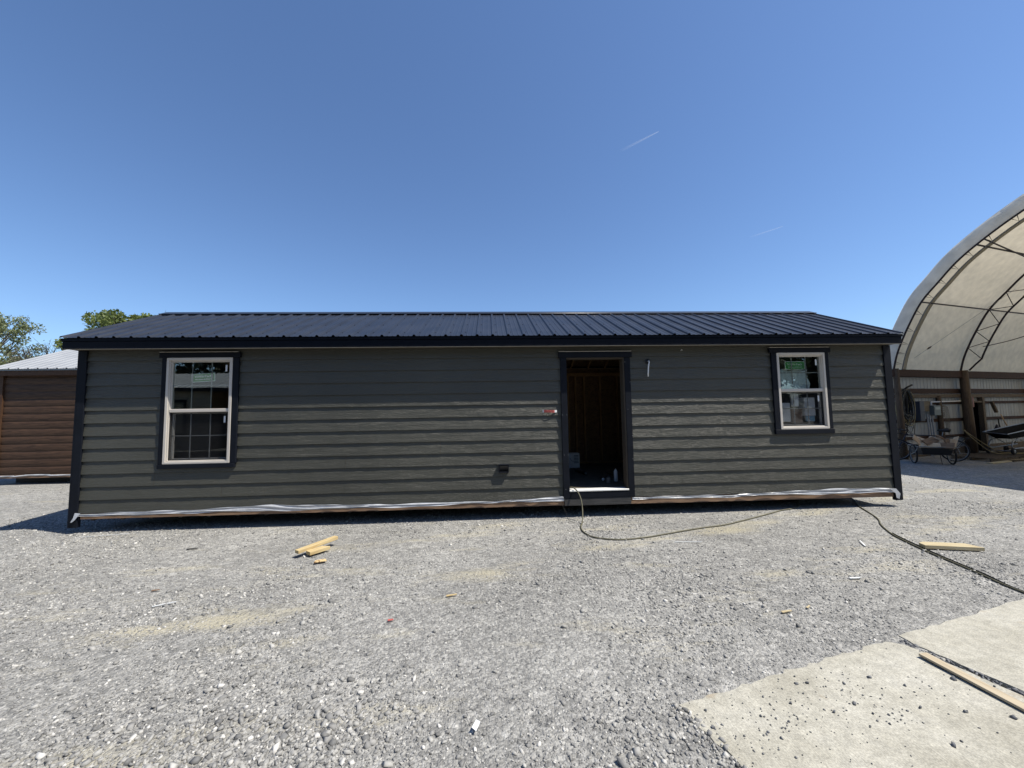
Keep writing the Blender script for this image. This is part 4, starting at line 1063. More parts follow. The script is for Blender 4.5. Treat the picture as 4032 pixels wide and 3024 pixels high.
for q in range(160):
    for j in range(3):
        kk = q*4+j; m.f.append((kk, kk+1, kk+5, kk+4))
m.build('plastic_film', FILM, bc, smooth=True)
for yk in (5.2, 6.4, 7.6):
    m = MB(); m.box(bx0+.1, bx1-.1, yk-.06, yk+.06, -.05, .20); m.build('skid', GREYWOOD, bc)

# ------------------------------------------------------------------ trees
def leaf_cloud(name, mat, parent, clumps, per, size, seed, flat=.7):
    rg = np.random.default_rng(seed)
    C = np.array([c[:3] for c in clumps]); Rr = np.array([c[3] for c in clumps])
    n = len(C)*per
    d = rg.normal(size=(len(C), per, 3)); d /= np.linalg.norm(d, axis=2, keepdims=True)
    rad = Rr[:, None]*rg.random((len(C), per))**.45
    P = (C[:, None]+d*rad[..., None]*np.array([1, 1, flat])).reshape(-1, 3)
    a = rg.normal(size=(n, 3)); a /= np.linalg.norm(a, axis=1, keepdims=True)
    b = np.cross(a, rg.normal(size=(n, 3))); b /= np.linalg.norm(b, axis=1, keepdims=True)
    s = size*rg.uniform(.6, 1.4, (n, 1))
    V = np.stack([P-a*s, P-b*s*.5, P+a*s, P+b*s*.5], 1).reshape(-1, 3) - np.array(WORLDLOC[parent.name])
    o = np_mesh(name, V, np.arange(n*4).reshape(-1, 4), mat)
    o.parent = parent; WORLDLOC[o.name] = WORLDLOC[parent.name]
    return o
def tree(label, base, h, cr, leafmat, seed, clumps_n=60, per=170, leaf=.11, clump_r=.75, name='tree', bare=False, group='trees', low=.35, squash=1.0, lean=(0, 0)):
    rd = random.Random(seed); bx, by_, bz = base
    t = thing(name, label, 'tree', base, group)
    m = MB(); clumps = []
    top = Vector((bx+lean[0], by_+lean[1], bz+h*.93))
    m.tube([Vector(base)+Vector((0,0,-.2)), Vector(base).lerp(top, .35)+Vector((rd.uniform(-.2,.2), rd.uniform(-.2,.2), 0)), Vector(base).lerp(top, .7)+Vector((rd.uniform(-.3,.3), rd.uniform(-.3,.3), 0)), top], [h*.022, h*.016, h*.009, h*.003], 8)
    for k in range(clumps_n):
        z = low+(1-low)*rd.random()**.85
        prof = math.sin(math.pi*min(1, (1.03-z)/(1.03-low))**.75)**.7 if z > low else .6
        ang = rd.uniform(0, 2*math.pi); rr = cr*prof*math.sqrt(rd.random())*squash
        p = Vector((bx+lean[0]*z+rr*math.cos(ang), by_+lean[1]*z+rr*math.sin(ang), bz+z*h*.97))
        s = Vector(base).lerp(top, max(.18, z-.28-.12*rd.random()))
        mid = s.lerp(p, .5)+Vector((rd.uniform(-.25,.25), rd.uniform(-.25,.25), .12*h*rd.random()*.4))
        m.tube([s, mid, p], [h*.0065, h*.0038, h*.0014], 5, cap=False)
        for j in range(3 if not bare else 9):
            q = p+Vector((rd.gauss(0, clump_r*.6), rd.gauss(0, clump_r*.6), rd.gauss(.2, clump_r*.5)))
            m.tube([mid.lerp(p, rd.uniform(.3, 1)), q], [h*.0018, h*.0006], 4, cap=False)
        clumps.append((p.x, p.y, p.z, clump_r*rd.uniform(.6, 1.25)))
    m.build('trunk', BARK, t)
    if per: leaf_cloud('crown', leafmat, t, clumps, per, leaf, seed)
    return t
tree('tall sparse pale green spring tree at the far left edge', (-32.4, 25, -.3), 10.2, 3.7, HAIR, 3, clumps_n=130, per=190, leaf=.085, clump_r=.62, low=.22, group='trees beyond the left cabin')
tree('low yellow-green tree under the tall sparse tree at the far left', (-28.6, 23, -.3), 6.1, 2.2, HAIR, 5, clumps_n=50, per=130, leaf=.08, clump_r=.6, low=.1, group='trees beyond the left cabin')
tree('small nearly bare tree between the sparse tree and the dense crown', (-26.5, 24, -.3), 7.4, 1.9, TWIG, 8, clumps_n=44, per=26, leaf=.05, clump_r=.6, low=.3, bare=True, group='trees beyond the left cabin')
tree('dense bright green tree top showing above the cabin roof', (-15.9, 19, -.3), 8.35, 3.3, LEAF2, 11, clumps_n=115, per=270, leaf=.10, clump_r=.62, low=.3, group='trees beyond the left cabin')
for k, (x, y, h, mt, sd) in enumerate([(-40, 30, 8, HAIR, 21), (-36.5, 21, 6.6, LEAF2, 22), (-22.5, 31, 6.4, LEAF2, 25)]):
    tree(['pale tree standing behind the far left trees', 'bushy green tree low at the far left', 'green tree low behind the bare tree'][k], (x, y, -.3), h, 3.0, mt, sd, clumps_n=50, per=150, leaf=.11, clump_r=.7, low=.15, group='trees beyond the left cabin')

# ------------------------------------------------------------------ place behind the viewer, mirrored in the windows
oc = thing('sales_cabin', 'beige lap-sided cabin with grey metal roof reflected in the tall window', 'cabin', (-6, -12, 0))
m = MB(); lap_siding(m, 0, 9.0, .25, 14, .178, 2.66, [(7.2, 8.3, .95, 2.3)], seg=1.0)
m.v = [(-5.5-x, -10.4-y, z) for x, y, z in m.v]; m.build('siding', BEIGE, oc)
m = MB(); m.box(-14.5, -5.52, -13.6, -10.42, .25, 2.7); m.build('wall_core', OSB, oc)
m = MB(); frame_box(m, -13.8, -12.7, .95, 2.3, .08, -10.42, -10.36); frame_box(m, -7.35, -6.45, .9, 2.3, .1, -10.40, -10.34); m.build('window_frame', TRIM, oc)
m = MB(); m.box(-7.25, -6.55, -10.40, -10.385, 1.0, 2.2); m.build('window_pane', GLASS, oc)
m = MB(); ribbed_roof(m, -14.8, 3.5, -10.15, 2.74, -12.0, 3.5); m.build('roof', GREYROOF, oc)
m = MB(); ribbed_roof(m, -14.8, 3.5, -13.85, 2.74, -12.0, 3.5); m.build('roof', GREYROOF, oc)
m = MB(); m.box(-14.7, 3.4, -10.2, -10.17, 2.60, 2.735); m.build('fascia', TRIM, oc)
m = MB(); m.box(-5.5, 3.4, -13.2, -13.1, .25, 2.7); m.build('porch_wall', GREYWOOD, oc)
for x in (-2.2, .6, 3.3):
    m = MB(); m.box(x-.06, x+.06, -10.4, -10.28, .05, 2.6); m.build('porch_post', TRIM, oc)
rt = [(-24, -26, 12), (-17, -28, 13), (-10, -25, 11.5), (-3, -29, 13.5), (5, -27, 12), (13, -26, 11), (20, -24, 11.5), (27, -23, 12), (34, -26, 12), (24, -30, 14)]
for k, (x, y, h) in enumerate(rt):
    tree('dark leafy tree in the row mirrored in the cabin windows', (x, y, -.3), h, 4.2, LEAF3, 40+k, clumps_n=60, per=90, leaf=.26, clump_r=1.15, low=.12, group='trees mirrored in the windows')

# ------------------------------------------------------------------ fabric shed on the right
shed = thing('fabric_shed', 'big arched cream fabric shed on wooden posts at the right edge', 'shed', SH0)
def P(a, n, z): return SH0 + AX*a + NX*n + Vector((0, 0, z))
SP = 4.2
PA = [-.02, 3.76, 8.30, 12.7, 17.1]
def cyl_between(mb, p, q, rad, n=10): mb.tube([p, q], rad, n)
# side wall behind the posts
def sbox(mb, a0, a1, n0, n1, z0, z1):
    c = P((a0+a1)/2, (n0+n1)/2, (z0+z1)/2); mb.obox(c, AX, NX, (0,0,1), (a1-a0)/2, (n1-n0)/2, (z1-z0)/2)
# corrugated sheets
def corr(mb, a0, a1, z0, z1, n0=-.16, per=.19):
    k0 = len(mb.v); a = a0; pts = []
    while a < a1:
        for (d_, h_) in ((0, 0), (.12, 0), (.135, .012), (.175, .012)):
            if a+d_ < a1: pts.append((a+d_, n0+h_))
        a += per
    pts.append((a1, n0))
    for (aa, nn) in pts:
        mb.v += [tuple(P(aa, nn, z0)), tuple(P(aa, nn, z1))]
    for q in range(len(pts)-1):
        k = k0+q*2; mb.f.append((k, k+2, k+3, k+1))
DA0, DA1 = 4.12, 4.95
m = MB()
corr(m, 0.0, DA0, .02, 2.86); corr(m, DA1, 20, .02, 2.86); corr(m, DA0, DA1, 1.84, 2.86)
m.build('wall_sheet', TIN, shed)
def timber(name, a0, a1, n0, n1, z0, z1, mat=BEAM):
    mb = MB(); sbox(mb, a0, a1, n0, n1, z0, z1)
    return mb.build(name, mat, shed, bevel=.006)
timber('top_beam', -.1, 20, -.14, .06, 2.70, 2.94)
timber('girt', 0, 20, -.14, -.08, 2.14, 2.31); timber('girt', 0, 20, -.14, -.05, 1.99, 2.11, OLDWOOD)
for (z0, z1) in ((1.76, 1.85), (1.15, 1.26), (.58, .68)):
    timber('girt', 0, DA0-.07, -.14, -.09, z0, z1); timber('girt', DA1+.12, 20, -.14, -.09, z0, z1)
timber('skirt_plank', 0, DA0, -.12, -.08, .0, .24, OLDWOOD); timber('skirt_plank', DA1, 20, -.12, -.08, .0, .26, OLDWOOD)
for k in range(5):
    rr_ = .085 if k == 0 else .125; pa = PA[k]
    m = MB(); m.tube([P(pa+.05, .05, -.2), P(pa+.03, .05, 1.2), P(pa, .05, 2.96)], [rr_*1.25, rr_*1.06, rr_*.9], 14); m.build('post', POLE, shed, smooth=True)
m = MB(); m.tube([P(2.4, -.06, -.1), P(2.38, -.06, 2.05)], [.075, .07], 10); m.build('short_post', POLE, shed, smooth=True)
for (a0, a1) in ((DA0-.06, DA0), (DA1, DA1+.13)):
    timber('door_post', a0, a1, -.16, -.02, 0, 2.0, OLDWOOD)
timber('door_lintel', DA0, DA1, -.15, -.04, 1.80, 1.86, OLDWOOD)
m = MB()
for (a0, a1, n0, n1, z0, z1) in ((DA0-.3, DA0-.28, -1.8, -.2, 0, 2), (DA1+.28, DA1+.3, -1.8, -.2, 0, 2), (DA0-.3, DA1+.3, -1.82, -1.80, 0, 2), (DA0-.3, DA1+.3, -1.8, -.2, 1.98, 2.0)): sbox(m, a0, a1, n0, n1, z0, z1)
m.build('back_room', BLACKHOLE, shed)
# arch profile (n, z) in shed space: inner chord line
PROF = [(.0, 2.93), (.10, 3.35), (.24, 3.75), (.48, 4.30), (.84, 4.98), (1.26, 5.47), (1.67, 5.92), (2.13, 6.29), (2.8, 6.72), (3.6, 7.12), (4.6, 7.50), (5.7, 7.74), (6.6, 7.80)]
PROF = PROF + [(13.2-n, z) for n, z in PROF[::-1][1:]]
PROF = PROF + [(13.2, .1)]
def prof_path(off):
    """profile moved outwards by off, as smooth list of (n,z)"""
    sp = smooth_path([(n, 0, z) for n, z in PROF[:-1]], 4) + [Vector((13.2, 0, .1))]
    out = []
    for i_, p in enumerate(sp):
        a = sp[max(i_-1, 0)]; b = sp[min(i_+1, len(sp)-1)]; t = (b-a).normalized()
        nrm = Vector((-t.z, 0, t.x))
        out.append((p.x+nrm.x*off, p.z+nrm.z*off))
    return out
def arch_tube(mb, a, off, rad, n=8, upto=None):
    pts = [P(a, n_, z_) for n_, z_ in prof_path(off) if z_ > 2.7]
    mb.tube(pts, rad, n)
# fabric skin, sagging a little between trusses
m = MB(); NA = 44; pp0 = prof_path(.36)
for q in range(NA+1):
    a = -.02+20.0*q/NA
    fr = min(1, max(0, a/3.0)); sag = .05*math.sin(math.pi*((a % SP)/SP))
    off = .36*(1-fr)+.10*fr - sag*(.3+.7*fr)
    for (n_, z_) in prof_path(off): m.v.append(tuple(P(a, n_, max(z_, .05))))
L_ = len(pp0)
for q in range(NA):
    for j in range(L_-1):
        k = q*L_+j; m.f.append((k, k+1, k+L_+1, k+L_))
m.build('fabric_cover', FABRIC, shed, smooth=True)
# end flap wrapped over the first truss
m = MB(); po, pi_ = prof_path(.37), prof_path(.03)
for (no, zo), (ni, zi) in zip(po, pi_):
    m.v += [tuple(P(-.03, no, max(zo, 2.7))), tuple(P(-.10+.02*math.sin(no*9), (no+ni)/2, max((zo+zi)/2, 2.7))), tuple(P(-.02, ni, max(zi, 2.7)))]
for q in range(len(po)-1):
    k = q*3; m.f += [(k, k+1, k+4, k+3), (k+1, k+2, k+5, k+4)]
m.build('end_flap', FLAP, shed, smooth=True)
m = MB(); arch_tube(m, .02, .02, .026); m.build('end_hoop', PURPLE, shed, smooth=True)
# second inner hoop and hem, laced to the end hoop
pin = prof_path(-.02)
m = MB(); arch_tube(m, .38, -.02, .018); m.build('hem_pipe', STEEL, shed, smooth=True)
m = MB()
hem = [(P(.38, n_, z_), P(.62, n_, z_)) for n_, z_ in prof_path(.0) if z_ > 2.9]
for q in range(len(hem)-1): m.quad(hem[q][0], hem[q+1][0], hem[q+1][1], hem[q][1])
m.build('hem_band', pm('tan_hem', (.50, .46, .36), rough=.8, var=.1, transl=.3), shed)
ph_ = [p for p in prof_path(.0) if p[1] > 2.95]
for q in range(1, len(ph_)-1, 3):
    c = P(.38, *ph_[q]); a1 = P(.05, *ph_[q]); a2 = P(.05, *[.5*(i_+j_) for i_, j_ in zip(ph_[q], ph_[q+1])])
    m = MB(); m.tube([a1, c, a2], .009, 5); m.build('lacing', PURPLE, shed)
# trusses
for k in range(1, 5):
    tr = MB(); arch_tube(tr, PA[k], .02, .030); tr = tr.build('truss', PURPLE, shed, smooth=True)
    mi = MB(); inn = [p for p in prof_path(-.42) if p[1] > 3.25]
    ou = prof_path(.02)
    st0 = P(PA[k], .20, 2.95)
    mi.tube([st0, P(PA[k], .36, 3.14)]+[P(PA[k], n_, z_) for n_, z_ in inn], .027, 8); mi.build('inner_chord', PURPLE, tr, smooth=True)
    mi = MB(); ouv = [p for p in prof_path(.02) if p[1] > 3.1][:60]
    def walk(pl, step):
        acc, nxt, res = 0.0, 0.0, []
        for (p0, p1) in zip(pl[:-1], pl[1:]):
            sl3 = math.hypot(p1[0]-p0[0], p1[1]-p0[1])
            while nxt <= acc+sl3:
                t = (nxt-acc)/sl3; res.append((p0[0]+(p1[0]-p0[0])*t, p0[1]+(p1[1]-p0[1])*t)); nxt += step
            acc += sl3
        return res
    wi = walk(inn, .62)
    for q in range(min(26, len(wi)-1)):
        midp = ((wi[q][0]+wi[q+1][0])/2, (wi[q][1]+wi[q+1][1])/2)
        oc_ = min(ou, key=lambda p: (p[0]-wi[q+1][0])**2+(p[1]-wi[q+1][1])**2)
        oc2 = min(ou, key=lambda p: (p[0]-midp[0])**2+(p[1]-midp[1])**2)
        mi.tube([P(PA[k], *wi[q]), P(PA[k], *oc2)], .012, 5); mi.tube([P(PA[k], *oc2), P(PA[k], *wi[q+1])], .012, 5)
    mi.build('truss_web', PURPLE, tr)
# purlins
idx = prof_path(.0)
for zt in (4.95, 6.25, 7.3, 7.8):
    c = min([p for p in idx if p[0] < 6.7], key=lambda p: abs(p[1]-zt))
    m = MB(); m.tube([P(0.0, *c), P(18.5, *c)], .024, 8); m.build('purlin', PURPLE, shed)
c0 = min([p for p in idx if p[0] < 6.7], key=lambda p: abs(p[1]-6.35))
c1_ = min([p for p in prof_path(-.02) if p[0] < 6.7], key=lambda p: abs(p[1]-6.15))
m = MB(); m.tube([P(0.0, *c0), P(PA[1], *c1_)], .02, 8); m.build('brace', PURPLE, shed)
# sagging cable off the inner chord, thin guy with turnbuckle
m = MB(); pts = []
for q in range(13):
    t = q/12; pts.append(P(PA[1]+.1+2.6*t, .55+1.9*t, 3.75+1.75*t-.35*math.sin(math.pi*t)))
m.tube(pts, .014, 6); m.build('sagging_cable', PURPLE, shed)
m = MB(); m.tube([P(.6, .25, 3.3), P(4.4, 1.3, 5.7)], .005, 5); m.build('guy_wire', STEEL, shed)
pt_ = P(.6, .25, 3.3).lerp(P(4.4, 1.3, 5.7), .12); pt2 = P(.6, .25, 3.3).lerp(P(4.4, 1.3, 5.7), .16)
m = MB(); m.tube([pt_, pt_.lerp(pt2, .5), pt2], [.012, .03, .012], 8); m.build('turnbuckle', PURPLE, shed)
m = MB(); m.tube([P(3.78, .21, .0), P(3.60, .205, 1.9)], .004, 4); sg = MB()
sg.obox(P(3.87, .17, 1.82), AX, NX, (0,0,1), .035, .006, .18); sg.build('notice', pm('faded_pink_notice', (.42, .22, .19), rough=.7, var=.2, scale=30), shed)
m = MB(); m.tube([P(1.9, -.02, 1.84), P(3.55, -.02, 1.86)], .022, 8); m.tube([P(1.9, -.02, 1.85), P(1.86, -.02, 1.83), P(1.85, -.02, 1.72)], .022, 8); m.build('conduit', WHITEP, shed, smooth=True)
for (a, zb_, zt_) in ((1.62, .0, 1.45), (1.74, .55, 1.40), (1.88, .55, 1.40)):
    m = MB(); m.tube([P(a, -.02, zb_), P(a-.02, -.03, zt_)], .022, 8); m.build('conduit', pm('grey_conduit', (.48, .50, .52), rough=.5), shed)
eb = MB(); sbox(eb, 1.06, 1.30, -.10, .06, 1.20, 1.87); eb.build('electrical_panel', BLUEGREY, shed, bevel=.008)
eb = MB(); sbox(eb, 1.31, 1.80, -.06, -.03, 1.52, 1.88); eb.build('backing_board', PLY, shed)
eb = MB(); sbox(eb, 1.76, 2.14, -.05, .09, 1.38, 1.72); mt_ = eb.build('meter_box', METER, shed, bevel=.01)
eb = MB(); sbox(eb, 1.80, 2.08, .091, .10, 1.58, 1.66); eb.build('meter_window', pm('pale_meter_glass', (.30, .33, .31), rough=.3), mt_)
eb = MB(); sbox(eb, .88, 1.0, -.14, -.11, 1.30, 1.37); eb.build('outlet_box', DARKPL, shed)
m = MB(); m.tube(smooth_path([P(1.04, -.08, 1.28), P(1.03, -.1, 1.05), P(.98, -.1, .85), P(.97, -.1, .6)]), .008, 5); m.build('cable', DARKPL, shed)

# hanging coil of hoses
hc = thing('hose_coil', 'thick coil of dark hoses and cords hanging on the shed wall', 'hose', P(.38, .0, 1.05))
rg = random.Random(4)
for mt_, nl, nm in ((DARKPL, 26, 'dark_hose'), (ROPE, 8, 'yellow_hose')):
    m = MB()
    for k in range(nl):
        ca = .36+rg.uniform(-.06, .06); wd = rg.uniform(.10, .34); zt = 2.24+rg.uniform(-.05, .05); zb_ = rg.uniform(1.05, 1.45); nn = rg.uniform(-.04, .12)
        pts = []
        for q in range(20):
            t = 2*math.pi*q/20; zz = (zt+zb_)/2+(zt-zb_)/2*math.cos(t); ww = wd*math.sin(t)*(1+.25*math.cos(t+2.2))
            pts.append(P(ca+ww+.015*math.sin(3*t+k), nn+.015*math.sin(2*t+k), zz))
        m.tube(pts, .012, 6, closed=True)
    if mt_ is DARKPL:
        for k in range(7):
            ca = .3+rg.uniform(-.2, .25); pts = [P(ca+.16*math.cos(t*.7+k), .03+.02*math.sin(t), 1.0+.13*math.sin(t*.7+k)-.01*t) for t in range(9)]
            m.tube(pts, .008, 5)
    m.build(nm, mt_, hc, smooth=True)
m = MB(); m.tube([P(.40, -.05, 2.2), P(.5, .04, 2.34), P(.66, .10, 2.42)], .03, 6); m.build('hook', DARKPL, hc)
# tangle of twine on the short post
tw = MB()
for k in range(9):
    z = 1.3+.05*k; pts = [P(2.4+.09*math.cos(t*.9), -.05+.09*math.sin(t*.9), z+.03*math.sin(t+k)) for t in range(8)]
    tw.tube(pts, .007, 5)
for k in range(5):
    tw.tube(smooth_path([P(2.32+.05*k, .09, 1.75-.02*k), P(2.30+.06*k, .1, 1.3), P(2.34+.04*k, .09, .9-.05*k)]), .006, 5)
tag(tw.build('rope_tangle', PLY, smooth=True, loc=P(2.4, 0, 1.5)), 'tangle of old rope tied round the short post on the shed wall', 'rope')

# tools on the wall right of the doorway
tag(MB().beam(P(5.52, -.02, 1.82), P(5.66, 0.02, 1.42), .09, .06).build('wood_block', OLDWOOD, loc=P(5.55, 0, 1.4)), 'dark wooden block hanging at an angle beside the shed doorway', 'block')
tag(MB().tube([P(6.08, -.04, 1.34), P(6.42, .05, .62)], .018, 8).build('tool_handle', SCRAPW, loc=P(6.3, 0, .6)), 'pale wooden tool handle leaning on the shed wall', 'tool')
m = MB(); m.tube(smooth_path([P(5.95, -.06, 1.18), P(5.93, -.05, 1.0), P(5.97, -.05, .86)]), .02, 6)
tag(m.build('pry_bar', DARKPL, loc=P(5.95, -.06, .86)), 'short black bar hanging on the shed wall beside the pale handle', 'tool')
m = MB(); m.lathe(P(5.62, .02, .50), (.1, .1, 1), [(.15, 0), (.13, .16), (.07, .34), (.015, .48)], 14)
tag(m.build('traffic_cone', NAVY, smooth=True, loc=P(5.62, .02, .5)), 'dark navy cone-shaped object by the shed doorway', 'cone')

# ------------------------------------------------------------------ pallets
def pallet(a, n, rot, label, ln=1.5, zb_=0.0):
    c = P(a, n, zb_); t = thing('pallet', label, 'pallet', c, 'pallets by the shed wall')
    rd = random.Random(int(a*10))
    ax = (AX*math.cos(rot)+NX*math.sin(rot)); ay = (AX*-math.sin(rot)+NX*math.cos(rot))
    for q in (-1, 0, 1):
        m = MB(); m.obox(c+ay*q*.42+Vector((0,0,.045)), ax, ay, (0,0,1), ln/2, .02, .045); m.build('stringer', OLDWOOD, t)
    for q in range(9):
        m = MB(); m.obox(c+ax*(-ln/2+.06+q*(ln-.12)/8)+Vector((0,0,.0985+rd.uniform(0,.002))), ay, ax, (0,0,1), .5+rd.uniform(-.04,.04), .05, .0085); m.build('deck_board', OLDWOOD, t)
    return t
pallet(2.0, 1.05, .0, 'weathered pallet lying nearest the cart on the shed floor')
pallet(3.65, 1.05, .03, 'weathered pallet beneath the tubular machine')
pallet(5.35, 1.0, -.02, 'weathered pallet at the right edge of the photo by the shed wall')
for k, (a, n, l, rot) in enumerate([(1.9, 1.62, 2.3, .02), (3.2, 1.68, 2.8, -.015), (4.6, 1.60, 2.4, .05)]):
    m = MB(); m.obox((0,0,.012), (1,0,0), (0,1,0), (0,0,1), l/2, .07, .012)
    o = m.build('plank', [PALEWOOD, OLDWOOD, SCRAPW][k], bevel=.002); o.location = P(a, n, .002+.0*k); o.rotation_euler = (0, 0, SH_ANG+rot)
    tag(o, ['pale plank on the ground in front of the pallets, nearest the cart', 'grey weathered plank on the ground along the pallets', 'tan plank on the ground before the tubular machine'][k], 'plank')
m = MB(); m.tube(smooth_path([P(1.4, .9, .95), P(2.0, .8, .75), P(2.7, .9, .35), P(3.3, 1.0, .14), P(4.4, 1.3, .13), P(6, 1.5, .13)]), .012, 6)
m.tube(smooth_path([P(1.4, .9, .93), P(1.8, 1.0, .55), P(2.3, 1.1, .22), P(3.0, 1.2, .13), P(4.6, 1.4, .14)]), .010, 6)
tag(m.build('air_hose', ROPE, smooth=True, loc=P(2, .9, .2)), 'tan hose running down from the bicycle rack over the pallets', 'hose')

# ------------------------------------------------------------------ bicycle
def wheel(c, axis, rad, parent, tyre=.02, spokes=20, name='wheel'):
    c = Vector(c); ax = Vector(axis).normalized(); a = ax.orthogonal().normalized(); b = ax.cross(a)
    w = MB(); w.ring(c, ax, rad-tyre, tyre, 40, 8); w = w.build(name, RUBBER, parent, smooth=True)
    m = MB(); m.ring(c, ax, rad-tyre*2.15, tyre*.55, 40, 6); m.build('rim', STEEL, w, smooth=True)
    m = MB(); m.tube([c-ax*.035, c+ax*.035], .018, 10)
    m.build('hub', DARKPL, w)
    m = MB()
    for q in range(spokes):
        t = 2*math.pi*q/spokes; d = a*math.cos(t)+b*math.sin(t)
        m.tube([c+ax*(.028 if q % 2 else -.028), c+d*(rad-tyre*2.4)], .0016, 4, cap=False)
    m.build('spoke_set', STEEL, w)
    return w
fw = P(-.40, .12, 0); rw = P(.50, 1.04, 0)
hd = (fw-rw); hd.z = 0; WB = hd.length; hd.normalize(); sd = Vector((-hd.y, hd.x, 0))
bk = thing('bicycle', 'dark bicycle with drop handlebar parked behind the wood cart', 'bicycle', (fw+rw)/2)
WR = .335
def B(x, y, z): return rw + hd*x + sd*y + Vector((0, 0, z))
wheel(B(0, 0, WR), sd, WR, bk, spokes=24); wheel(B(WB, 0, WR), sd, WR, bk, spokes=24)
m = MB()
bb_ = B(.45, 0, .28); sp_ = B(.24, 0, .78); ht_ = B(WB-.22, 0, .80); hb_ = B(WB-.14, 0, .60)
for a, b in ((bb_, sp_), (sp_, ht_), (hb_, bb_), (ht_, hb_)): m.tube([a, b], .018, 8)
for y in (-.05, .05):
    m.tube([bb_, B(0, y, WR)], .010, 6); m.tube([sp_, B(0, y, WR)], .009, 6)
m.build('frame', NAVY, bk, smooth=True)
m = MB()
for y in (-.05, .05): m.tube([B(WB-.135, y*.6, .60), B(WB-.06, y, .50), B(WB, y, WR)], .012, 6)
m.build('fork', NAVY, bk, smooth=True)
m = MB(); m.tube([ht_, B(WB-.26, 0, .93), B(WB-.18, 0, .96)], .014, 6)
hbp = []
for s in (-1, 1):
    m.tube(smooth_path([B(WB-.18, 0, .96), B(WB-.18, .15*s, .97), B(WB-.14, .22*s, .97), B(WB-.03, .23*s, .95), B(WB-.02, .235*s, .88), B(WB-.10, .24*s, .84), B(WB-.2, .24*s, .84)], 5), .014, 6)
m.build('handlebar', DARKPL, bk, smooth=True)
m = MB(); m.tube([sp_, B(.21, 0, .92)], .013, 6); m.build('seat_post', STEEL, bk)
m = MB(); m.tube([B(.06, 0, .955), B(.12, 0, .965), B(.22, 0, .95), B(.34, 0, .955)], [.06, .075, .045, .018], 10); m.build('saddle', DARKPL, bk, smooth=True)
m = MB()
for y in (-.06, .06): m.tube([B(.18, y, .76), B(-.05, y, .78), B(-.38, y, .70)], .008, 6); m.tube([B(-.28, y, .72), B(0, y, WR)], .007, 6)
for q in range(4): m.tube([B(.10-.14*q, -.06, .77-.014*q), B(.10-.14*q, .06, .77-.014*q)], .007, 6)
m.build('rear_rack', DARKPL, bk)
m = MB(); m.ring(bb_, sd, .09, .008, 24, 5); m.tube([B(.45, .07, .28), B(.52, .08, .14)], .010, 6); m.tube([B(.45, -.07, .28), B(.38, -.08, .42)], .010, 6); m.tube([B(.52, .08, .14), B(.52, .17, .14)], .012, 6); m.tube([B(.38, -.08, .42), B(.38, -.17, .42)], .012, 6)
m.build('crank', STEEL, bk)

# ------------------------------------------------------------------ cart heaped with offcuts
cc = P(-.66, 1.06, 0); ca = R(-33); ex = Vector((math.cos(ca), math.sin(ca), 0)); ey = Vector((-ex.y, ex.x, 0))
ct = thing('garden_cart', 'two-wheeled black cart heaped with wood offcuts in front of the shed', 'cart', cc)
def K(x, y, z): return cc + ex*x + ey*y + Vector((0, 0, z))
WT = .40
for s in (-1, 1): wheel(K(WT*s, 0, .28), ex, .28, ct, tyre=.021, spokes=20)
m = MB(); m.tube([K(-WT, 0, .28), K(WT, 0, .28)], .012, 8); m.build('axle', STEEL, ct)
# tapered tray
m = MB(); b0, b1, zt, zb_ = .29, .34, .52, .30
lo = [K(-b0, -.30, zb_), K(b0, -.30, zb_), K(b0, .48, zb_), K(-b0, .48, zb_)]; hi = [K(-b1, -.36, zt), K(b1, -.36, zt), K(b1, .56, zt), K(-b1, .56, zt)]
m.v = [tuple(p) for p in lo+hi]; m.f = [(3,2,1,0), (0,1,5,4), (1,2,6,5), (2,3,7,6), (3,0,4,7)]
m.build('tray', DARKPL, ct)
m = MB(); m.tube(hi, .012, 8, closed=True); m.tube([K(-.44, -.37, .53), K(.46, -.37, .53)], .011, 6); m.build('rail', STEEL, ct)
m = MB(); m.tube([K(.40, -.37, .53), K(.46, -.34, .36), K(.44, 0, .28)], .010, 6); m.tube([K(-.40, -.37, .53), K(-.46, -.34, .36), K(-.44, 0, .28)], .010, 6); m.build('wheel_stay', STEEL, ct)
m = MB(); m.tube(smooth_path([K(.05, .5, .32), K(.2, .75, .26), K(.42, 1.0, .27)]), .014, 6); m.tube([K(.1, -.2, .30), K(.14, -.16, .0)], .008, 5); m.build('tow_bar', DARKPL, ct)
# heap: slabs with slanted ends, each its own piece
rs = random.Random(12)
def slab_piece(x, y, z, l, w, h, az, tx, ty, k, lab):
    m = MB(); x0, x1 = -l/2, l/2; c0 = rs.uniform(-.05, .06); c1 = rs.uniform(-.05, .08)
    m.v = [(x0, -w/2, 0), (x1, -w/2, 0), (x1-c1, w/2, 0), (x0+c0, w/2, 0), (x0, -w/2, h), (x1, -w/2, h), (x1-c1, w/2, h), (x0+c0, w/2, h)]
    m.f = [(3,2,1,0),(4,5,6,7),(0,1,5,4),(1,2,6,5),(2,3,7,6),(3,0,4,7)]
    o = m.build('wood_offcut', [SCRAPLT, SCRAPDK, SCRAPW, SCRAPDK, SCRAPLT, SCRAPDK, SCRAPW][k % 7], bevel=.002)
    o.location = K(x*1.08, y-.012*(k % 4), z+.018*(k % 3)); o.rotation_euler = (tx, ty, ca+az); tag(o, lab, 'wood offcut', 'offcuts heaped in the cart')
HL = 'sawn pine offcut in the heap on the black cart'
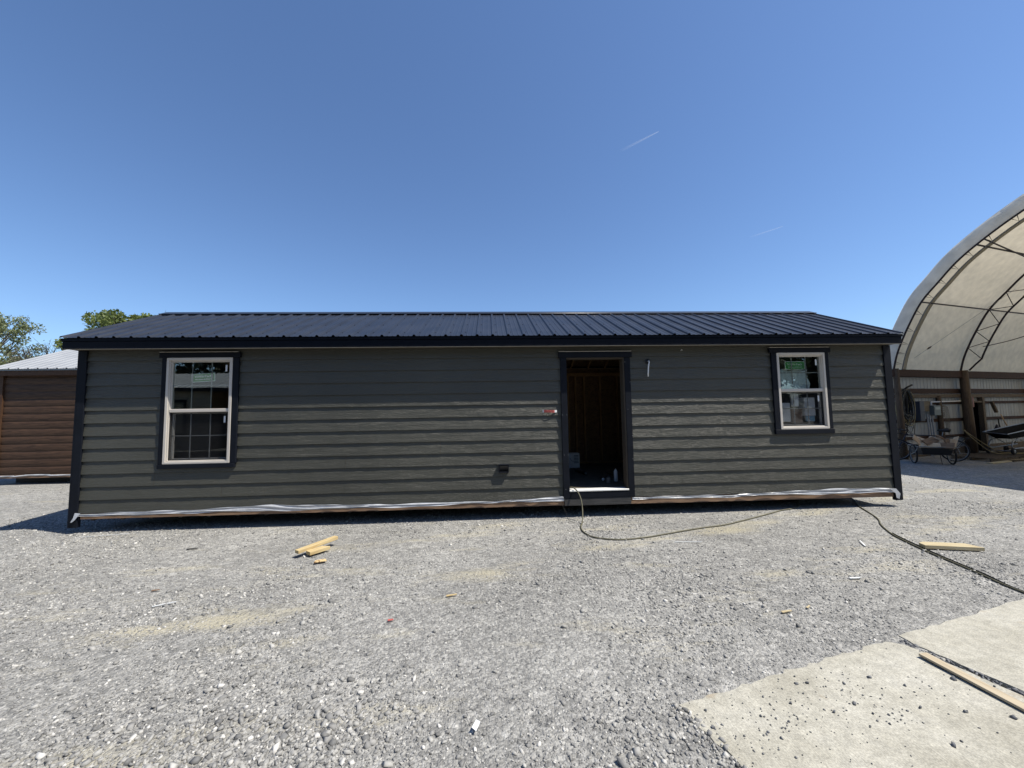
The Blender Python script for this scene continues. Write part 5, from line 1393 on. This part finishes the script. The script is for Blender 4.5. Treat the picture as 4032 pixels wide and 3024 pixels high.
pieces = [(-.10, -.30, .56, .50, .15, .038, .02, R(70), 0), (.16, -.31, .55, .34, .16, .038, -.35, R(72), 0), (-.34, -.27, .62, .34, .12, .038, .25, R(68), R(55)),
          (-.08, -.20, .69, .36, .18, .038, .5, R(55), R(-18)), (.08, -.16, .68, .40, .14, .038, -.4, R(50), R(20)), (.22, -.29, .60, .28, .12, .038, .1, R(78), R(75)),
          (.30, -.28, .62, .30, .10, .038, .1, R(80), R(-80)), (.36, -.24, .66, .36, .09, .038, .1, R(82), R(-75)), (-.22, -.05, .66, .40, .12, .038, 1.0, R(12), R(10)),
          (.02, .02, .70, .44, .14, .038, .3, R(8), R(-9)), (.18, .05, .70, .36, .14, .038, -.6, R(-6), R(8)), (-.12, .2, .64, .42, .14, .038, 1.3, R(5), R(4)),
          (.14, .24, .62, .42, .14, .038, .8, R(-5), R(5)), (0, .05, .60, .50, .30, .038, 0, 0, 0), (-.16, -.10, .55, .4, .3, .038, .6, R(3), 0), (.14, -.05, .55, .36, .34, .038, -.5, 0, R(3)), (0, .32, .56, .5, .28, .038, .1, 0, 0),
          (.10, -.22, .76, .24, .12, .038, .9, R(35), R(15)), (-.25, -.18, .72, .26, .09, .038, -.2, R(40), R(25))]
for k, (x, y, z, l, w, h, az, tx, ty) in enumerate(pieces): slab_piece(x, y, z, l, w, h, az, tx, ty, k, HL)

# ------------------------------------------------------------------ tubular machine at the right edge
gm = thing('utility_cart', 'dark tub on a grey tubular frame with two small rubber wheels at the right edge', 'cart', P(3.9, 1.2, .11))
zp = .108
for a in (3.02, 4.08):
    for nn in ((1.30,) if a < 3.5 else (1.30,)):
        w = MB(); w.ring(P(a, nn, zp+.11), NX, .075, .036, 24, 8); w = w.build('wheel', RUBBER, gm, smooth=True)
        m = MB(); m.lathe(P(a, nn-.02, zp+.11), NX, [(.055, 0), (.055, .05), (.02, .055)], 16); m.build('rim', STEEL, w)
        w = MB(); w.ring(P(a, nn-.55, zp+.11), NX, .075, .036, 24, 8); w = w.build('wheel', RUBBER, gm, smooth=True)
m = MB()
for nn in (1.28, .78):
    m.tube(smooth_path([P(4.7, nn, .35), P(4.05, nn, .33), P(3.25, nn, .30), P(3.02, nn, .34), P(3.04, nn, .46), P(3.2, nn, .56), P(4.0, nn, .62), P(5.2, nn, .70)], 5), .019, 8)
    m.tube([P(3.55, nn, .56), P(4.2, nn, .34)], .014, 6); m.tube([P(4.9, nn, .68), P(4.5, nn, .33)], .016, 6)
m.tube([P(3.02, .75, .22), P(3.02, 1.30, .22)], .014, 6); m.tube([P(4.08, .75, .22), P(4.08, 1.30, .22)], .014, 6)
m.build('tube_frame', STEEL, gm, smooth=True)
m = MB()
lo = [P(3.25, .86, .60), P(5.3, .86, .72), P(5.3, 1.20, .72), P(3.25, 1.20, .60)]; hi = [P(2.85, .74, .82), P(5.5, .74, 1.06), P(5.5, 1.26, 1.00), P(2.85, 1.26, .76)]
m.v = [tuple(p) for p in lo+hi]; m.f = [(3,2,1,0), (0,1,5,4), (1,2,6,5), (2,3,7,6), (3,0,4,7)]
m.build('tub', pm('matt_black_tub', (.02, .021, .022), rough=.9, spec=.05), gm)
m = MB(); m.tube(hi, .018, 8, closed=True); m.build('tub_rim', STEEL, gm)

# ------------------------------------------------------------------ contrails
CM = contrail_mat('ice_trail')
for (a, b, dist, lab, rad) in ((Vector((.287, .779, .557)), Vector((.356, .738, .573)), 6000, 'longer faint white contrail high in the sky above the doorway', 9.0), (Vector((.548, .757, .357)), Vector((.594, .718, .363)), 7000, 'short faint contrail lower in the sky toward the shed', 7.0)):
    pa, pb = cam.matrix_world.translation + a.normalized()*dist*1.02, cam.matrix_world.translation + b.normalized()*dist
    d = pb-pa; l = d.length
    m = MB(); n = 24
    m.tube([(l*q/n, 0, 0) for q in range(n+1)], [1.5*rad*(1.5-1.15*q/n) for q in range(n+1)], 8)
    o = m.build('contrail', CM); o.location = pa; o.rotation_mode = 'QUATERNION'; o.rotation_quaternion = d.to_track_quat('X', 'Z')
    tag(o, lab, 'contrail')
